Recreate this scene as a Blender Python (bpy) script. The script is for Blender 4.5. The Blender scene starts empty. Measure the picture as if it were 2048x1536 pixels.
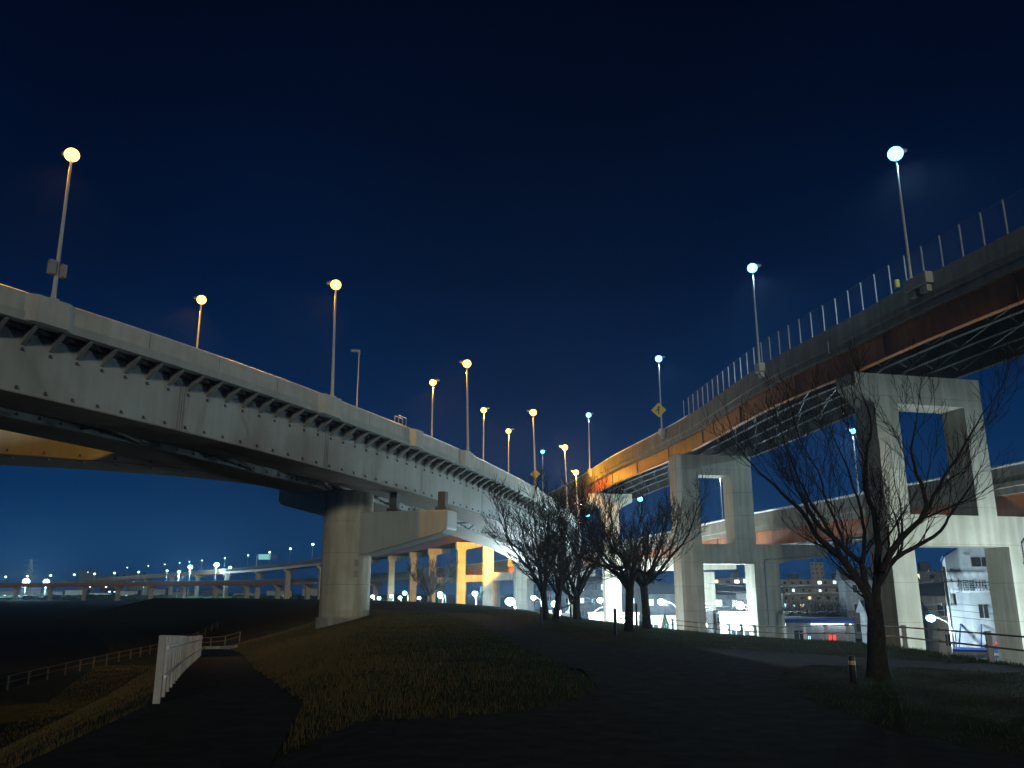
import bpy, bmesh, math, random
from mathutils import Vector, noise
C = bpy.context.scene
COL = C.collection
R = math.radians
EYE = 6.6                      # eye height above the street; levee crest is at 5.0

# ------------------------------------------------------------------ camera
cam = bpy.data.cameras.new('camera')
cam.sensor_width = 36.0
cam.lens = 36.0 * 1657.0 / 2048.0
cam.clip_start = 0.1
cam.clip_end = 9000
camo = bpy.data.objects.new('camera', cam)
COL.objects.link(camo)
camo.location = (0, 0, EYE)
camo.rotation_euler = (R(90) + math.atan(417 / 1657.0), 0, 0)
C.camera = camo
C.view_settings.view_transform = 'Standard'
C.view_settings.look = 'None'
C.view_settings.exposure = 0.0
C.view_settings.gamma = 1.0
try:
    C.cycles.use_denoising = True
    C.cycles.sample_clamp_indirect = 3.0
    C.cycles.max_bounces = 6
    C.cycles.transparent_max_bounces = 16
    C.cycles.caustics_reflective = False
    C.cycles.caustics_refractive = False
    C.cycles.volume_bounces = 0
except Exception:
    pass

# ------------------------------------------------------------------ night sky
w = bpy.data.worlds.new('World')
C.world = w
w.use_nodes = True
nt = w.node_tree
nt.nodes.clear()
out = nt.nodes.new('ShaderNodeOutputWorld')
bg = nt.nodes.new('ShaderNodeBackground')
tc = nt.nodes.new('ShaderNodeTexCoord')
sep = nt.nodes.new('ShaderNodeSeparateXYZ')
ramp = nt.nodes.new('ShaderNodeValToRGB')
nt.links.new(tc.outputs['Generated'], sep.inputs[0])
nt.links.new(sep.outputs['Z'], ramp.inputs[0])
SKY = [(0.0, (.0018, .050, .168)), (0.035, (.0014, .044, .152)), (0.11, (.0007, .026, .100)), (0.22, (.0003, .0145, .064)),
       (0.36, (.0001, .0062, .032)), (0.52, (.0000, .0026, .0150)), (0.66, (.0000, .0014, .0085)), (1.0, (.0000, .0009, .0050))]
el = ramp.color_ramp.elements
el[0].position, el[0].color = SKY[0][0], SKY[0][1] + (1,)
el[1].position, el[1].color = SKY[-1][0], SKY[-1][1] + (1,)
for p, c in SKY[1:-1]:
    e = el.new(p)
    e.color = c + (1,)
# a few faint stars
vor = nt.nodes.new('ShaderNodeTexVoronoi')
vor.inputs['Scale'].default_value = 26
mth = nt.nodes.new('ShaderNodeMath'); mth.operation = 'LESS_THAN'; mth.inputs[1].default_value = 0.018
sepc = nt.nodes.new('ShaderNodeSeparateColor')
mth2 = nt.nodes.new('ShaderNodeMath'); mth2.operation = 'GREATER_THAN'; mth2.inputs[1].default_value = 0.90
mth3 = nt.nodes.new('ShaderNodeMath'); mth3.operation = 'MULTIPLY'
star = nt.nodes.new('ShaderNodeMix'); star.data_type = 'RGBA'; star.blend_type = 'ADD'
star.inputs['B'].default_value = (.05, .10, .20, 1)
nt.links.new(tc.outputs['Generated'], vor.inputs['Vector'])
nt.links.new(vor.outputs['Distance'], mth.inputs[0])
nt.links.new(vor.outputs['Color'], sepc.inputs[0])
nt.links.new(sepc.outputs[0], mth2.inputs[0])
nt.links.new(mth.outputs[0], mth3.inputs[0]); nt.links.new(mth2.outputs[0], mth3.inputs[1])
nt.links.new(mth3.outputs[0], star.inputs['Factor'])
cl = nt.nodes.new('ShaderNodeTexNoise'); cl.inputs['Scale'].default_value = 2.2; cl.inputs['Detail'].default_value = 4      # thin uneven cloud veil
nt.links.new(tc.outputs['Generated'], cl.inputs['Vector'])
clm = nt.nodes.new('ShaderNodeMapRange'); clm.inputs['From Min'].default_value = .3; clm.inputs['From Max'].default_value = .7
clm.inputs['To Min'].default_value = .78; clm.inputs['To Max'].default_value = 1.18
nt.links.new(cl.outputs[0], clm.inputs['Value'])
vm = nt.nodes.new('ShaderNodeVectorMath'); vm.operation = 'SCALE'
nt.links.new(ramp.outputs[0], vm.inputs[0]); nt.links.new(clm.outputs[0], vm.inputs['Scale'])
nt.links.new(vm.outputs[0], star.inputs['A'])
nt.links.new(star.outputs['Result'], bg.inputs[0])
bg.inputs[1].default_value = 1.0
nt.links.new(bg.outputs[0], out.inputs[0])

# added low sun lamp standing in for city light behind the camera
sun = bpy.data.lights.new('city_fill', 'SUN')
sun.energy = 0.66
sun.angle = R(6)
sun.color = (1.0, .94, .74)
suno = bpy.data.objects.new('city_fill', sun)
COL.objects.link(suno)
SD = Vector((0.12, -0.95, 0.22)).normalized()
suno.rotation_euler = SD.to_track_quat('Z', 'Y').to_euler()

# ------------------------------------------------------------------ materials
MATS = {}
def newmat(name):
    m = bpy.data.materials.new(name)
    m.use_nodes = True
    t = m.node_tree
    t.nodes.clear()
    o = t.nodes.new('ShaderNodeOutputMaterial')
    b = t.nodes.new('ShaderNodeBsdfPrincipled')
    t.links.new(b.outputs[0], o.inputs[0])
    MATS[name] = m
    return m, t, b
def surf(name, c1, c2, rough=.8, scale=1.5, streak=0.0, bump=0.0, metal=0.0, bscale=None, spec=0.35, c3=None):
    """two-tone noise, optional vertical rain streaks and stain blotches, optional bump"""
    m, t, b = newmat(name)
    tc = t.nodes.new('ShaderNodeNewGeometry')
    n = t.nodes.new('ShaderNodeTexNoise'); n.inputs['Scale'].default_value = scale; n.inputs['Detail'].default_value = 6
    t.links.new(tc.outputs['Position'], n.inputs['Vector'])
    r = t.nodes.new('ShaderNodeValToRGB')
    r.color_ramp.elements[0].position = .35; r.color_ramp.elements[1].position = .68
    r.color_ramp.elements[0].color = c1 + (1,); r.color_ramp.elements[1].color = c2 + (1,)
    t.links.new(n.outputs[0], r.inputs[0])
    last = r.outputs[0]
    if streak > 0:
        mp = t.nodes.new('ShaderNodeMapping'); mp.inputs['Scale'].default_value = (2.2, 2.2, .12)
        t.links.new(tc.outputs['Position'], mp.inputs['Vector'])
        n2 = t.nodes.new('ShaderNodeTexNoise'); n2.inputs['Scale'].default_value = 1.0; n2.inputs['Detail'].default_value = 5
        t.links.new(mp.outputs[0], n2.inputs['Vector'])
        r2 = t.nodes.new('ShaderNodeValToRGB')
        r2.color_ramp.elements[0].position = .42; r2.color_ramp.elements[1].position = .62
        k = 1 - streak
        r2.color_ramp.elements[0].color = (k, k, k * .97, 1); r2.color_ramp.elements[1].color = (1, 1, 1, 1)
        t.links.new(n2.outputs[0], r2.inputs[0])
        mx = t.nodes.new('ShaderNodeMix'); mx.data_type = 'RGBA'; mx.blend_type = 'MULTIPLY'; mx.inputs['Factor'].default_value = 1
        t.links.new(last, mx.inputs['A']); t.links.new(r2.outputs[0], mx.inputs['B'])
        last = mx.outputs['Result']
    t.links.new(last, b.inputs['Base Color'])
    b.inputs['Roughness'].default_value = rough
    b.inputs['Metallic'].default_value = metal
    b.inputs['Specular IOR Level'].default_value = spec
    if bump > 0:
        n3 = t.nodes.new('ShaderNodeTexNoise'); n3.inputs['Scale'].default_value = bscale or scale * 8; n3.inputs['Detail'].default_value = 4
        t.links.new(tc.outputs['Position'], n3.inputs['Vector'])
        bp = t.nodes.new('ShaderNodeBump'); bp.inputs['Strength'].default_value = bump; bp.inputs['Distance'].default_value = .05
        t.links.new(n3.outputs[0], bp.inputs['Height']); t.links.new(bp.outputs[0], b.inputs['Normal'])
    return m
def emit(name, col, strength):
    m, t, b = newmat(name)
    b.inputs['Base Color'].default_value = (.02, .02, .02, 1)
    b.inputs['Emission Color'].default_value = col + (1,)
    b.inputs['Emission Strength'].default_value = strength
    b.inputs['Roughness'].default_value = .4
    return m
surf('concrete', (.30, .29, .25), (.42, .41, .36), .85, .7, .32, .15)
surf('pier_concrete', (.37, .345, .26), (.47, .44, .345), .85, .5, .22, .12)  # yellow tint puts some amber lamp light into the concrete colour
def pour_lines(name, pitch):
    t = MATS[name].node_tree
    b = [n for n in t.nodes if n.type == 'BSDF_PRINCIPLED'][0]
    g = t.nodes.new('ShaderNodeNewGeometry'); sp = t.nodes.new('ShaderNodeSeparateXYZ'); t.links.new(g.outputs['Position'], sp.inputs[0])
    md = t.nodes.new('ShaderNodeMath'); md.operation = 'PINGPONG'; md.inputs[1].default_value = pitch / 2; t.links.new(sp.outputs['Z'], md.inputs[0])
    lt = t.nodes.new('ShaderNodeMath'); lt.operation = 'LESS_THAN'; lt.inputs[1].default_value = .022; t.links.new(md.outputs[0], lt.inputs[0])
    mx = t.nodes.new('ShaderNodeMix'); mx.data_type = 'RGBA'; mx.blend_type = 'MULTIPLY'; mx.inputs['B'].default_value = (.72, .71, .68, 1)
    src = b.inputs['Base Color'].links[0].from_socket
    t.links.new(lt.outputs[0], mx.inputs['Factor']); t.links.new(src, mx.inputs['A']); t.links.new(mx.outputs['Result'], b.inputs['Base Color'])
pour_lines('pier_concrete', 2.4)
surf('parapet_concrete', (.39, .40, .35), (.46, .47, .42), .8, .8, .12, .06)
surf('fascia_concrete', (.22, .20, .155), (.28, .26, .205), .85, .9, .22, .10)
surf('painted_steel', (.315, .345, .32), (.355, .39, .365), .5, .5, .09, .02, spec=.4)
surf('flange_steel', (.20, .17, .13), (.26, .22, .17), .6, 1, 0, .03)  # browner and darker than the web: underside shade put into the colour
surf('bracket_steel', (.17, .175, .16), (.22, .225, .205), .6, 1, 0)
surf('joint_steel', (.20, .22, .21), (.24, .26, .25), .6, 2, 0)
surf('lug_steel', (.06, .065, .06), (.09, .09, .085), .6, 2, 0)
surf('orange_steel', (.36, .105, .022), (.44, .145, .036), .55, .6, .25, .03)
surf('grey_steel', (.05, .052, .05), (.075, .077, .075), .6, 1, 0, .03)
surf('shaded_underside', (.06, .06, .055), (.10, .10, .09), .9, .8, 0, .1)  # darkened: the shade below the decks is put into this colour
surf('asphalt', (.018, .020, .024), (.036, .039, .044), .95, 3, 0, .5, bscale=30, spec=.08)
surf('path_asphalt', (.018, .018, .018), (.034, .033, .031), .95, 3, 0, .5, bscale=30, spec=.08)
surf('levee_soil', (.014, .020, .007), (.032, .036, .014), .95, 1.2, 0, .6, bscale=9, spec=.05)
surf('floodplain_soil', (.006, .008, .006), (.013, .014, .010), .95, .2, 0, .3, spec=.05)
surf('galvanised', (.45, .46, .46), (.58, .59, .58), .45, 3, .1, .02, metal=.35)
surf('lamp_pole_paint', (.42, .43, .42), (.5, .51, .5), .4, 3, .1)
surf('fixture_grey', (.25, .25, .25), (.33, .33, .32), .5, 4, 0)
surf('bark', (.014, .011, .009), (.034, .028, .022), .9, 9, 0, .7, bscale=40)
surf('twig', (.015, .012, .010), (.032, .027, .023), .85, 9, 0)
surf('white_paint', (.42, .41, .38), (.54, .53, .50), .6, 2.5, .25, .05)
surf('dark_rail', (.02, .022, .023), (.035, .037, .038), .5, 3, 0)
surf('post_grey', (.38, .39, .39), (.48, .49, .48), .6, 3, .2)
surf('black_metal', (.012, .012, .013), (.025, .025, .026), .5, 5, 0)
surf('yellow_band', (.45, .36, .08), (.55, .45, .12), .5, 5, 0)
surf('sign_yellow', (.50, .40, .02), (.60, .48, .03), .4, 3, 0)
surf('vest_yellow', (.62, .60, .05), (.72, .70, .1), .5, 3, 0)
surf('sign_black', (.01, .01, .01), (.02, .02, .02), .5, 3, 0)
surf('sign_green', (.02, .22, .15), (.03, .28, .19), .4, 3, 0)
surf('sign_blue', (.02, .08, .40), (.03, .11, .48), .4, 3, 0)
surf('sign_white', (.75, .75, .75), (.8, .8, .8), .4, 3, 0)
surf('white_cladding', (.56, .60, .62), (.70, .73, .74), .6, 1.2, .18)
surf('plaster_wall', (.30, .30, .28), (.40, .40, .37), .85, 1.2, .25)
surf('dark_wall', (.10, .11, .12), (.16, .17, .18), .85, 1.2, .2)
surf('roof_tile', (.030, .034, .042), (.055, .06, .07), .7, 4, 0)
surf('blue_trim', (.02, .07, .36), (.03, .10, .45), .45, 3, 0)
surf('dark_glass', (.012, .016, .02), (.02, .025, .03), .12, 1, 0, spec=.6)
surf('banner_cloth', (.68, .72, .74), (.78, .81, .82), .8, 2.5, 0, .6, bscale=3)
surf('lettering', (.015, .03, .045), (.02, .04, .055), .7, 3, 0)
surf('conifer_leaf', (.020, .050, .022), (.045, .085, .035), .8, 6, 0)
surf('grass_green', (.022, .046, .008), (.055, .085, .02), .8, 2.5, 0)
surf('grass_dry', (.070, .048, .014), (.125, .085, .03), .8, 2.0, 0)
surf('pot_metal', (.5, .5, .5), (.6, .6, .6), .4, 3, 0)
surf('tyre_rubber', (.01, .01, .01), (.02, .02, .02), .8, 5, 0)
surf('dull_fence', (.10, .09, .075), (.15, .135, .11), .7, 3, .2)
surf('car_paint', (.30, .32, .34), (.34, .36, .38), .25, 2, 0, spec=.6)
surf('mirror_orange', (.5, .17, .02), (.6, .22, .03), .5, 3, 0)
m_, t_, b_ = newmat('mirror_glass')
b_.inputs['Base Color'].default_value = (.7, .7, .7, 1); b_.inputs['Metallic'].default_value = 1; b_.inputs['Roughness'].default_value = .12
emit('sodium_glow', (1.0, .46, .055), 11)
emit('led_glow', (.15, .62, 1.0), 6)
emit('street_glow', (.45, .88, 1.0), 16)
emit('green_glow', (.12, 1.0, .62), 25)
emit('window_white', (.55, .90, 1.0), 2.6)
emit('window_blue', (.10, .55, .9), 0.9)
emit('window_warm', (1.0, .85, .5), 1.6)
emit('window_red', (1.0, .06, .05), 1.3)
emit('beacon_red', (1.0, .05, .12), 3.0)
emit('far_glow', (.50, .88, 1.0), 7)
emit('flood_glow', (.55, .85, 1.0), 30)
emit('flood_green', (.35, 1.0, .85), 14)
emit('shop_sign', (.25, .75, .70), 0.8)
emit('shop_light', (.75, .9, 1.0), 6)
emit('head_glow', (.75, .95, 1.0), 30)
# wire mesh: fine weave, mostly open
m_, t_, b_ = newmat('wire_mesh')
tr = t_.nodes.new('ShaderNodeBsdfTransparent'); mx = t_.nodes.new('ShaderNodeMixShader')
b_.inputs['Base Color'].default_value = (.42, .46, .46, 1); b_.inputs['Roughness'].default_value = .6
mx.inputs[0].default_value = .10
t_.links.new(tr.outputs[0], mx.inputs[1]); t_.links.new(b_.outputs[0], mx.inputs[2])
t_.links.new(mx.outputs[0], [n for n in t_.nodes if n.type == 'OUTPUT_MATERIAL'][0].inputs[0])

# ------------------------------------------------------------------ object helpers
def tag(o, label=None, cat=None, group=None, kind=None):
    if label: o['label'] = label
    if cat: o['category'] = cat
    if group: o['group'] = group
    if kind: o['kind'] = kind
    return o
def thing(name, label, cat, loc=(0, 0, 0), group=None):
    o = bpy.data.objects.new(name, None)
    o.empty_display_size = .5
    COL.objects.link(o)
    o.location = loc
    return tag(o, label, cat, group)
def origin_of(o):
    p = Vector((0, 0, 0))
    while o is not None:
        p = p + o.location
        o = o.parent
    return p
class MB:
    """collects shapes in world coordinates; build() links them as one mesh object"""
    def __init__(self): self.v = []; self.f = []; self.mi = []
    def add(self, vs, fs, mi=0):
        b = len(self.v)
        self.v += [tuple(x) for x in vs]
        self.f += [tuple(b + i for i in f) for f in fs]
        self.mi += [mi] * len(fs)
    def frame_box(self, o, ax, ay, az, mi=0):
        o, ax, ay, az = Vector(o), Vector(ax), Vector(ay), Vector(az)
        vs = [o, o + ax, o + ax + ay, o + ay]
        vs += [p + az for p in vs]
        self.add(vs, [(0, 3, 2, 1), (4, 5, 6, 7), (0, 1, 5, 4), (1, 2, 6, 5), (2, 3, 7, 6), (3, 0, 4, 7)], mi)
    def box(self, x0, x1, y0, y1, z0, z1, mi=0):
        self.frame_box((x0, y0, z0), (x1 - x0, 0, 0), (0, y1 - y0, 0), (0, 0, z1 - z0), mi)
    def cbox(self, c, d, half_w, half_t, z0, z1, mi=0):
        """box centred at c (x,y), long side along d"""
        d = Vector((d[0], d[1], 0)).normalized(); n = Vector((-d.y, d.x, 0))
        o = Vector((c[0], c[1], z0)) - d * half_w - n * half_t
        self.frame_box(o, d * 2 * half_w, n * 2 * half_t, (0, 0, z1 - z0), mi)
    def prism(self, poly, ext, mi=0):
        """planar polygon (list of 3d points) extruded by vector ext"""
        n = len(poly); e = Vector(ext)
        vs = [Vector(p) for p in poly] + [Vector(p) + e for p in poly]
        self.add(vs, [tuple(range(n - 1, -1, -1)), tuple(range(n, 2 * n))] + [(i, (i + 1) % n, n + (i + 1) % n, n + i) for i in range(n)], mi)
    def tube(self, pts, rad, sides=6, mi=0, cap=True):
        pts = [Vector(p) for p in pts]
        n = len(pts)
        if not isinstance(rad, (list, tuple)): rad = [rad] * n
        d0 = (pts[1] - pts[0]).normalized()
        u = d0.cross(Vector((0, 0, 1)))
        if u.length < 1e-3: u = Vector((1, 0, 0))
        u.normalize()
        vs = []
        for i in range(n):
            d = (pts[min(i + 1, n - 1)] - pts[max(i - 1, 0)])
            if d.length < 1e-9: d = d0
            d = d.normalized()
            u = u - d * u.dot(d)
            if u.length < 1e-6: u = d.orthogonal()
            u.normalize()
            wv = d.cross(u)
            for k in range(sides):
                a = 2 * math.pi * k / sides
                vs.append(pts[i] + (u * math.cos(a) + wv * math.sin(a)) * rad[i])
        fs = []
        for i in range(n - 1):
            for k in range(sides):
                k2 = (k + 1) % sides
                fs.append((i * sides + k, i * sides + k2, (i + 1) * sides + k2, (i + 1) * sides + k))
        if cap:
            fs.append(tuple(range(sides - 1, -1, -1)))
            fs.append(tuple(range((n - 1) * sides, n * sides)))
        self.add(vs, fs, mi)
    def ball(self, c, r, sx=1, sy=1, sz=1, seg=12, rings=8, mi=0):
        vs = [(c[0], c[1], c[2] + r * sz)]
        for i in range(1, rings):
            a = math.pi * i / rings
            for k in range(seg):
                b = 2 * math.pi * k / seg
                vs.append((c[0] + r * sx * math.sin(a) * math.cos(b), c[1] + r * sy * math.sin(a) * math.sin(b), c[2] + r * sz * math.cos(a)))
        vs.append((c[0], c[1], c[2] - r * sz))
        fs = [(0, 1 + k, 1 + (k + 1) % seg) for k in range(seg)]
        for i in range(rings - 2):
            for k in range(seg):
                a = 1 + i * seg
                fs.append((a + k, a + seg + k, a + seg + (k + 1) % seg, a + (k + 1) % seg))
        L = len(vs) - 1; a = 1 + (rings - 2) * seg
        fs += [(L, a + (k + 1) % seg, a + k) for k in range(seg)]
        self.add(vs, fs, mi)
    def build(self, name, mats, parent=None, smooth=False, mesh_name=None):
        me = bpy.data.meshes.new(mesh_name or name)
        og = origin_of(parent)
        me.from_pydata([(x - og.x, y - og.y, z - og.z) for x, y, z in self.v], [], self.f)
        for mname in ([mats] if isinstance(mats, str) else mats):
            me.materials.append(MATS[mname])
        if any(self.mi): me.polygons.foreach_set('material_index', self.mi)
        if smooth: me.polygons.foreach_set('use_smooth', [True] * len(me.polygons))
        me.update()
        o = bpy.data.objects.new(name, me)
        COL.objects.link(o)
        if parent is not None: o.parent = parent
        return o
def copy_tree(o, loc=None, parent=None):
    c = o.copy(); COL.objects.link(c)
    if parent is not None: c.parent = parent
    if loc is not None: c.location = loc
    for ch in list(o.children): copy_tree(ch, None, c)
    return c
def lin(t, x):
    if x <= t[0][0]: return t[0][1]
    for a, b in zip(t, t[1:]):
        if x <= b[0]: return a[1] + (b[1] - a[1]) * (x - a[0]) / (b[0] - a[0])
    return t[-1][1]
def catmull(P, step=2.0):
    P = [Vector(p) for p in P]
    P = [P[0] * 2 - P[1]] + P + [P[-1] * 2 - P[-2]]
    o = []
    for i in range(1, len(P) - 2):
        a, b, c, d = P[i - 1:i + 3]
        ta = 0.0; tb = (b - a).length ** .5; tcc = tb + (c - b).length ** .5; td = tcc + (d - c).length ** .5
        n = max(1, int((c - b).length / step))
        for k in range(n):
            t = tb + (tcc - tb) * k / n
            A1 = a * ((tb - t) / (tb - ta)) + b * ((t - ta) / (tb - ta))
            A2 = b * ((tcc - t) / (tcc - tb)) + c * ((t - tb) / (tcc - tb))
            A3 = c * ((td - t) / (td - tcc)) + d * ((t - tcc) / (td - tcc))
            B1 = A1 * ((tcc - t) / (tcc - ta)) + A2 * ((t - ta) / (tcc - ta))
            B2 = A2 * ((td - t) / (td - tb)) + A3 * ((t - tb) / (td - tb))
            o.append(B1 * ((tcc - t) / (tcc - tb)) + B2 * ((t - tb) / (tcc - tb)))
    o.append(P[-2])
    return o
class Way:
    """a road's edge line with its sideways normals; at(o, dz, i) is a point of the cross-section"""
    def __init__(self, pts, side):
        self.p = pts; n = len(pts); self.n = []; self.s = [0.0]
        for i in range(n):
            d = pts[min(i + 1, n - 1)] - pts[max(i - 1, 0)]
            d = Vector((d.x, d.y, 0)).normalized()
            self.n.append(Vector((-d.y, d.x, 0)) * side)
            if i: self.s.append(self.s[-1] + (pts[i] - pts[i - 1]).length)
        self.side = side
    def at(self, o, dz, i): return self.p[i] + self.n[i] * o + Vector((0, 0, dz))
    def ats(self, s, o=0, dz=0):
        """point and direction and normal at arc length s"""
        for i in range(1, len(self.s)):
            if self.s[i] >= s or i == len(self.s) - 1:
                k = (s - self.s[i - 1]) / (self.s[i] - self.s[i - 1])
                p = self.p[i - 1].lerp(self.p[i], k); n = self.n[i - 1].lerp(self.n[i], k).normalized()
                d = (self.p[i] - self.p[i - 1]).normalized()
                return p + n * o + Vector((0, 0, dz)), d, n
    def near(self, x, y):
        """arc length of the closest point of the edge line"""
        best = None
        for i in range(1, len(self.p)):
            a, b = self.p[i - 1], self.p[i]
            ab = Vector((b.x - a.x, b.y - a.y)); ap = Vector((x - a.x, y - a.y))
            k = max(0, min(1, ap.dot(ab) / ab.length_squared))
            q = (ap - ab * k).length
            if best is None or q < best[0]: best = (q, self.s[i - 1] + k * (self.s[i] - self.s[i - 1]))
        return best[1]
    def sweep(self, mb, prof, mi=0, i0=0, i1=None):
        i1 = len(self.p) - 1 if i1 is None else i1
        m = len(prof); vs = []
        for i in range(i0, i1 + 1):
            vs += [self.at(o, dz, i) for o, dz in prof]
        fs = []
        for i in range(i1 - i0):
            for k in range(m):
                a, b = i * m + k, i * m + (k + 1) % m
                f = (a, b, b + m, a + m)
                fs.append(f if self.side > 0 else f[::-1])
        fs.append(tuple(range(m - 1, -1, -1))); fs.append(tuple(range((i1 - i0) * m, (i1 - i0 + 1) * m)))
        mb.add(vs, fs, mi)
def rect(o0, o1, z0, z1): return [(o0, z0), (o1, z0), (o1, z1), (o0, z1)]

# ------------------------------------------------------------------ terrain
CL = [(-10, -3.2), (10, -3.2), (20, -4.2), (30, -6), (45, -7.5), (60, -9), (80, -14), (100, -20), (125, -30), (150, -42), (200, -70), (260, -110)]
CR = [(-10, 6), (20, 6), (30, 5.0), (45, 3.5), (60, 2.2), (80, .5), (100, -3), (125, -9), (150, -15), (200, -45), (260, -87)]
XF = [(-10, 15.5), (20, 15.6), (28, 15.8), (33, 16), (40, 17.4), (48, 17.7), (60, 17.7), (75, 16.4), (88, 8), (100, 3), (125, -3), (150, -9), (200, -38), (260, -78)]
ZF = [(-10, 4.5), (10, 4.45), (28.3, 4.39), (31.5, 4.37), (36, 4.29), (40.8, 4.14), (44.5, 4.06), (48, 3.89), (51.5, 3.72), (55.2, 3.54), (61.5, 3.36), (69.5, 3.21), (75, 3.15), (88, 3.8), (100, 4.5), (125, 4.7)]
PX = [(-10, -2.2), (0, -2.2), (6, -3.1), (14.5, -4.7), (30, -10.1), (46, -15.4), (55, -18.5), (75, -26), (100, -36), (125, -50), (150, -64), (200, -92), (260, -132)]
PZ = [(0, 5), (6, 4.96), (14.5, 4.79), (26, 4.22), (30, 4.0), (46, 3.27), (55, 2.85), (75, 1.9), (100, .6), (125, .25)]
def ground(x, y):
    xl = lin(CL, y); xr = lin(CR, y); xf = lin(XF, y); zf = lin(ZF, y); p = lin(PX, y); zp = lin(PZ, y)
    xl = max(xl, p + 2.1)
    if y > 255: return 0.0
    K = [(p - 1.3 - (zp - .15) * 2.2 - 8, 0.), (p - 1.3 - (zp - .15) * 2.2, .12), (p - 1.3, zp), (p + 1.3, zp), (xl, 5.), (xr, 5.),
         (xf, zf), (xf + 1, zf - .15), (xf + 5.5, 0.)]
    return lin(K, x)
def rough(x, y):
    return noise.noise(Vector((x * .35, y * .35, 0))) * .05
def inside(poly, x, y):
    c = False; j = len(poly) - 1
    for i in range(len(poly)):
        xi, yi = poly[i]; xj, yj = poly[j]
        if (yi > y) != (yj > y) and x < (xj - xi) * (y - yi) / (yj - yi) + xi: c = not c
        j = i
    return c
ROAD = [(-2.6, 2), (-2.9, 8), (-1.97, 11.2), (-.8, 11.5), (.55, 12.6), (1.4, 14.5), (1.56, 17.5), (.37, 25), (-2.0, 47), (-4.2, 60), (-9, 80), (-15, 100),
        (-12.4, 100), (-6.2, 80), (-1.4, 60), (1.2, 44), (2.5, 29), (2.8, 26.6), (7.8, 26.2), (13, 26), (15.2, 27.5), (15.2, 21.4), (10.6, 22.4), (7, 20.4), (5.2, 17.2),
        (4.5, 13), (4.6, 10.3), (5.1, 8.5), (5.6, 2)]
def path_left(y): return lin(PX, y) - 1.25
def path_right(y): return lin(PX, y) + 1.25
def is_road(x, y): return inside(ROAD, x, y)
def is_path(x, y): return 2 < y < 118 and path_left(y) < x < path_right(y)

# levee: cross-sections finely divided
mb = MB()
ys = [-6 + .8 * i for i in range(95)] + [70 + 2.5 * i for i in range(77)]
xs = [-2 + .65 * i for i in range(0, 40)]
rows = []
for y in ys:
    xa = lin(PX, y) - 1.3 - (lin(PZ, y) - .15) * 2.2 - 8; xb = lin(XF, y) + 5.5
    n = 96
    rows.append([(xa + (xb - xa) * k / n, y) for k in range(n + 1)])
vs = []
for r_ in rows:
    for k, (x, y) in enumerate(r_):
        e = 0 if k in (0, len(r_) - 1) else rough(x, y)
        if is_road(x, y) or is_path(x, y): e = 0
        z = ground(x, y) + e
        vs.append((x, y, z - (.03 if k in (0, len(r_) - 1) else 0)))
m = 97
fs = [(i * m + k, i * m + k + 1, (i + 1) * m + k + 1, (i + 1) * m + k) for i in range(len(rows) - 1) for k in range(m - 1)]
mb.add(vs, fs)
tag(mb.build('levee', 'levee_soil', None, True), 'grassy river levee running away under the curved flyover', 'levee', None, 'structure')
mb = MB()
mb.add([(-4000, -60, -.02), (4000, -60, -.02), (4000, 4000, -.02), (-4000, 4000, -.02)], [(0, 1, 2, 3)])
tag(mb.build('ground', 'floodplain_soil'), 'dark open river plain and town ground', 'ground', None, 'structure')
# street on the town side
mb = MB()
SX = [(-10, 21.5), (20, 21.6), (40, 23), (60, 23.3), (75, 22.5), (88, 14.5), (100, 9), (125, 3), (150, -3), (200, -32), (260, -72), (330, -120)]
pl = [(lin(SX, y), y) for y in range(-10, 331, 10)]
mb.add([(x, y, .0) for x, y in pl] + [(x + 22, y, .0) for x, y in pl], [(i, len(pl) + i, len(pl) + i + 1, i + 1) for i in range(len(pl) - 1)])
tag(mb.build('street', 'asphalt'), 'street between the levee and the town', 'street', None, 'structure')
# draped asphalt sheets
def drape(test, x0, x1, y0, y1, st, name, mat, label, lift=.012):
    idx = {}; vs = []; fs = []
    def vid(i, j):
        if (i, j) not in idx:
            x, y = x0 + i * st, y0 + j * st
            idx[(i, j)] = len(vs); vs.append((x, y, ground(x, y) + lift))
        return idx[(i, j)]
    for i in range(int((x1 - x0) / st)):
        for j in range(int((y1 - y0) / st)):
            if test(x0 + (i + .5) * st, y0 + (j + .5) * st):
                fs.append((vid(i, j), vid(i + 1, j), vid(i + 1, j + 1), vid(i, j + 1)))
    b = MB(); b.add(vs, fs)
    tag(b.build(name, mat, None, True), label, name.replace('_', ' '), None, 'structure')
drape(is_road, -16, 16, 2, 100, .25, 'road', 'asphalt', 'asphalt crest road that forks right behind the big tree')
mb = MB()
yy = [2 + 1.0 * i for i in range(116)]
vs = []
for y in yy:
    for k in range(5):
        x = path_left(y) + 2.5 * k / 4
        vs.append((x, y, ground(x, y) + .03))
fs = [(i * 5 + k, i * 5 + k + 1, i * 5 + k + 6, i * 5 + k + 5) for i in range(len(yy) - 1) for k in range(4)]
mb.add(vs, fs)
tag(mb.build('path', 'path_asphalt', None, True), 'narrow asphalt path sloping down beside the white fence', 'path', None, 'structure')

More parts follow.
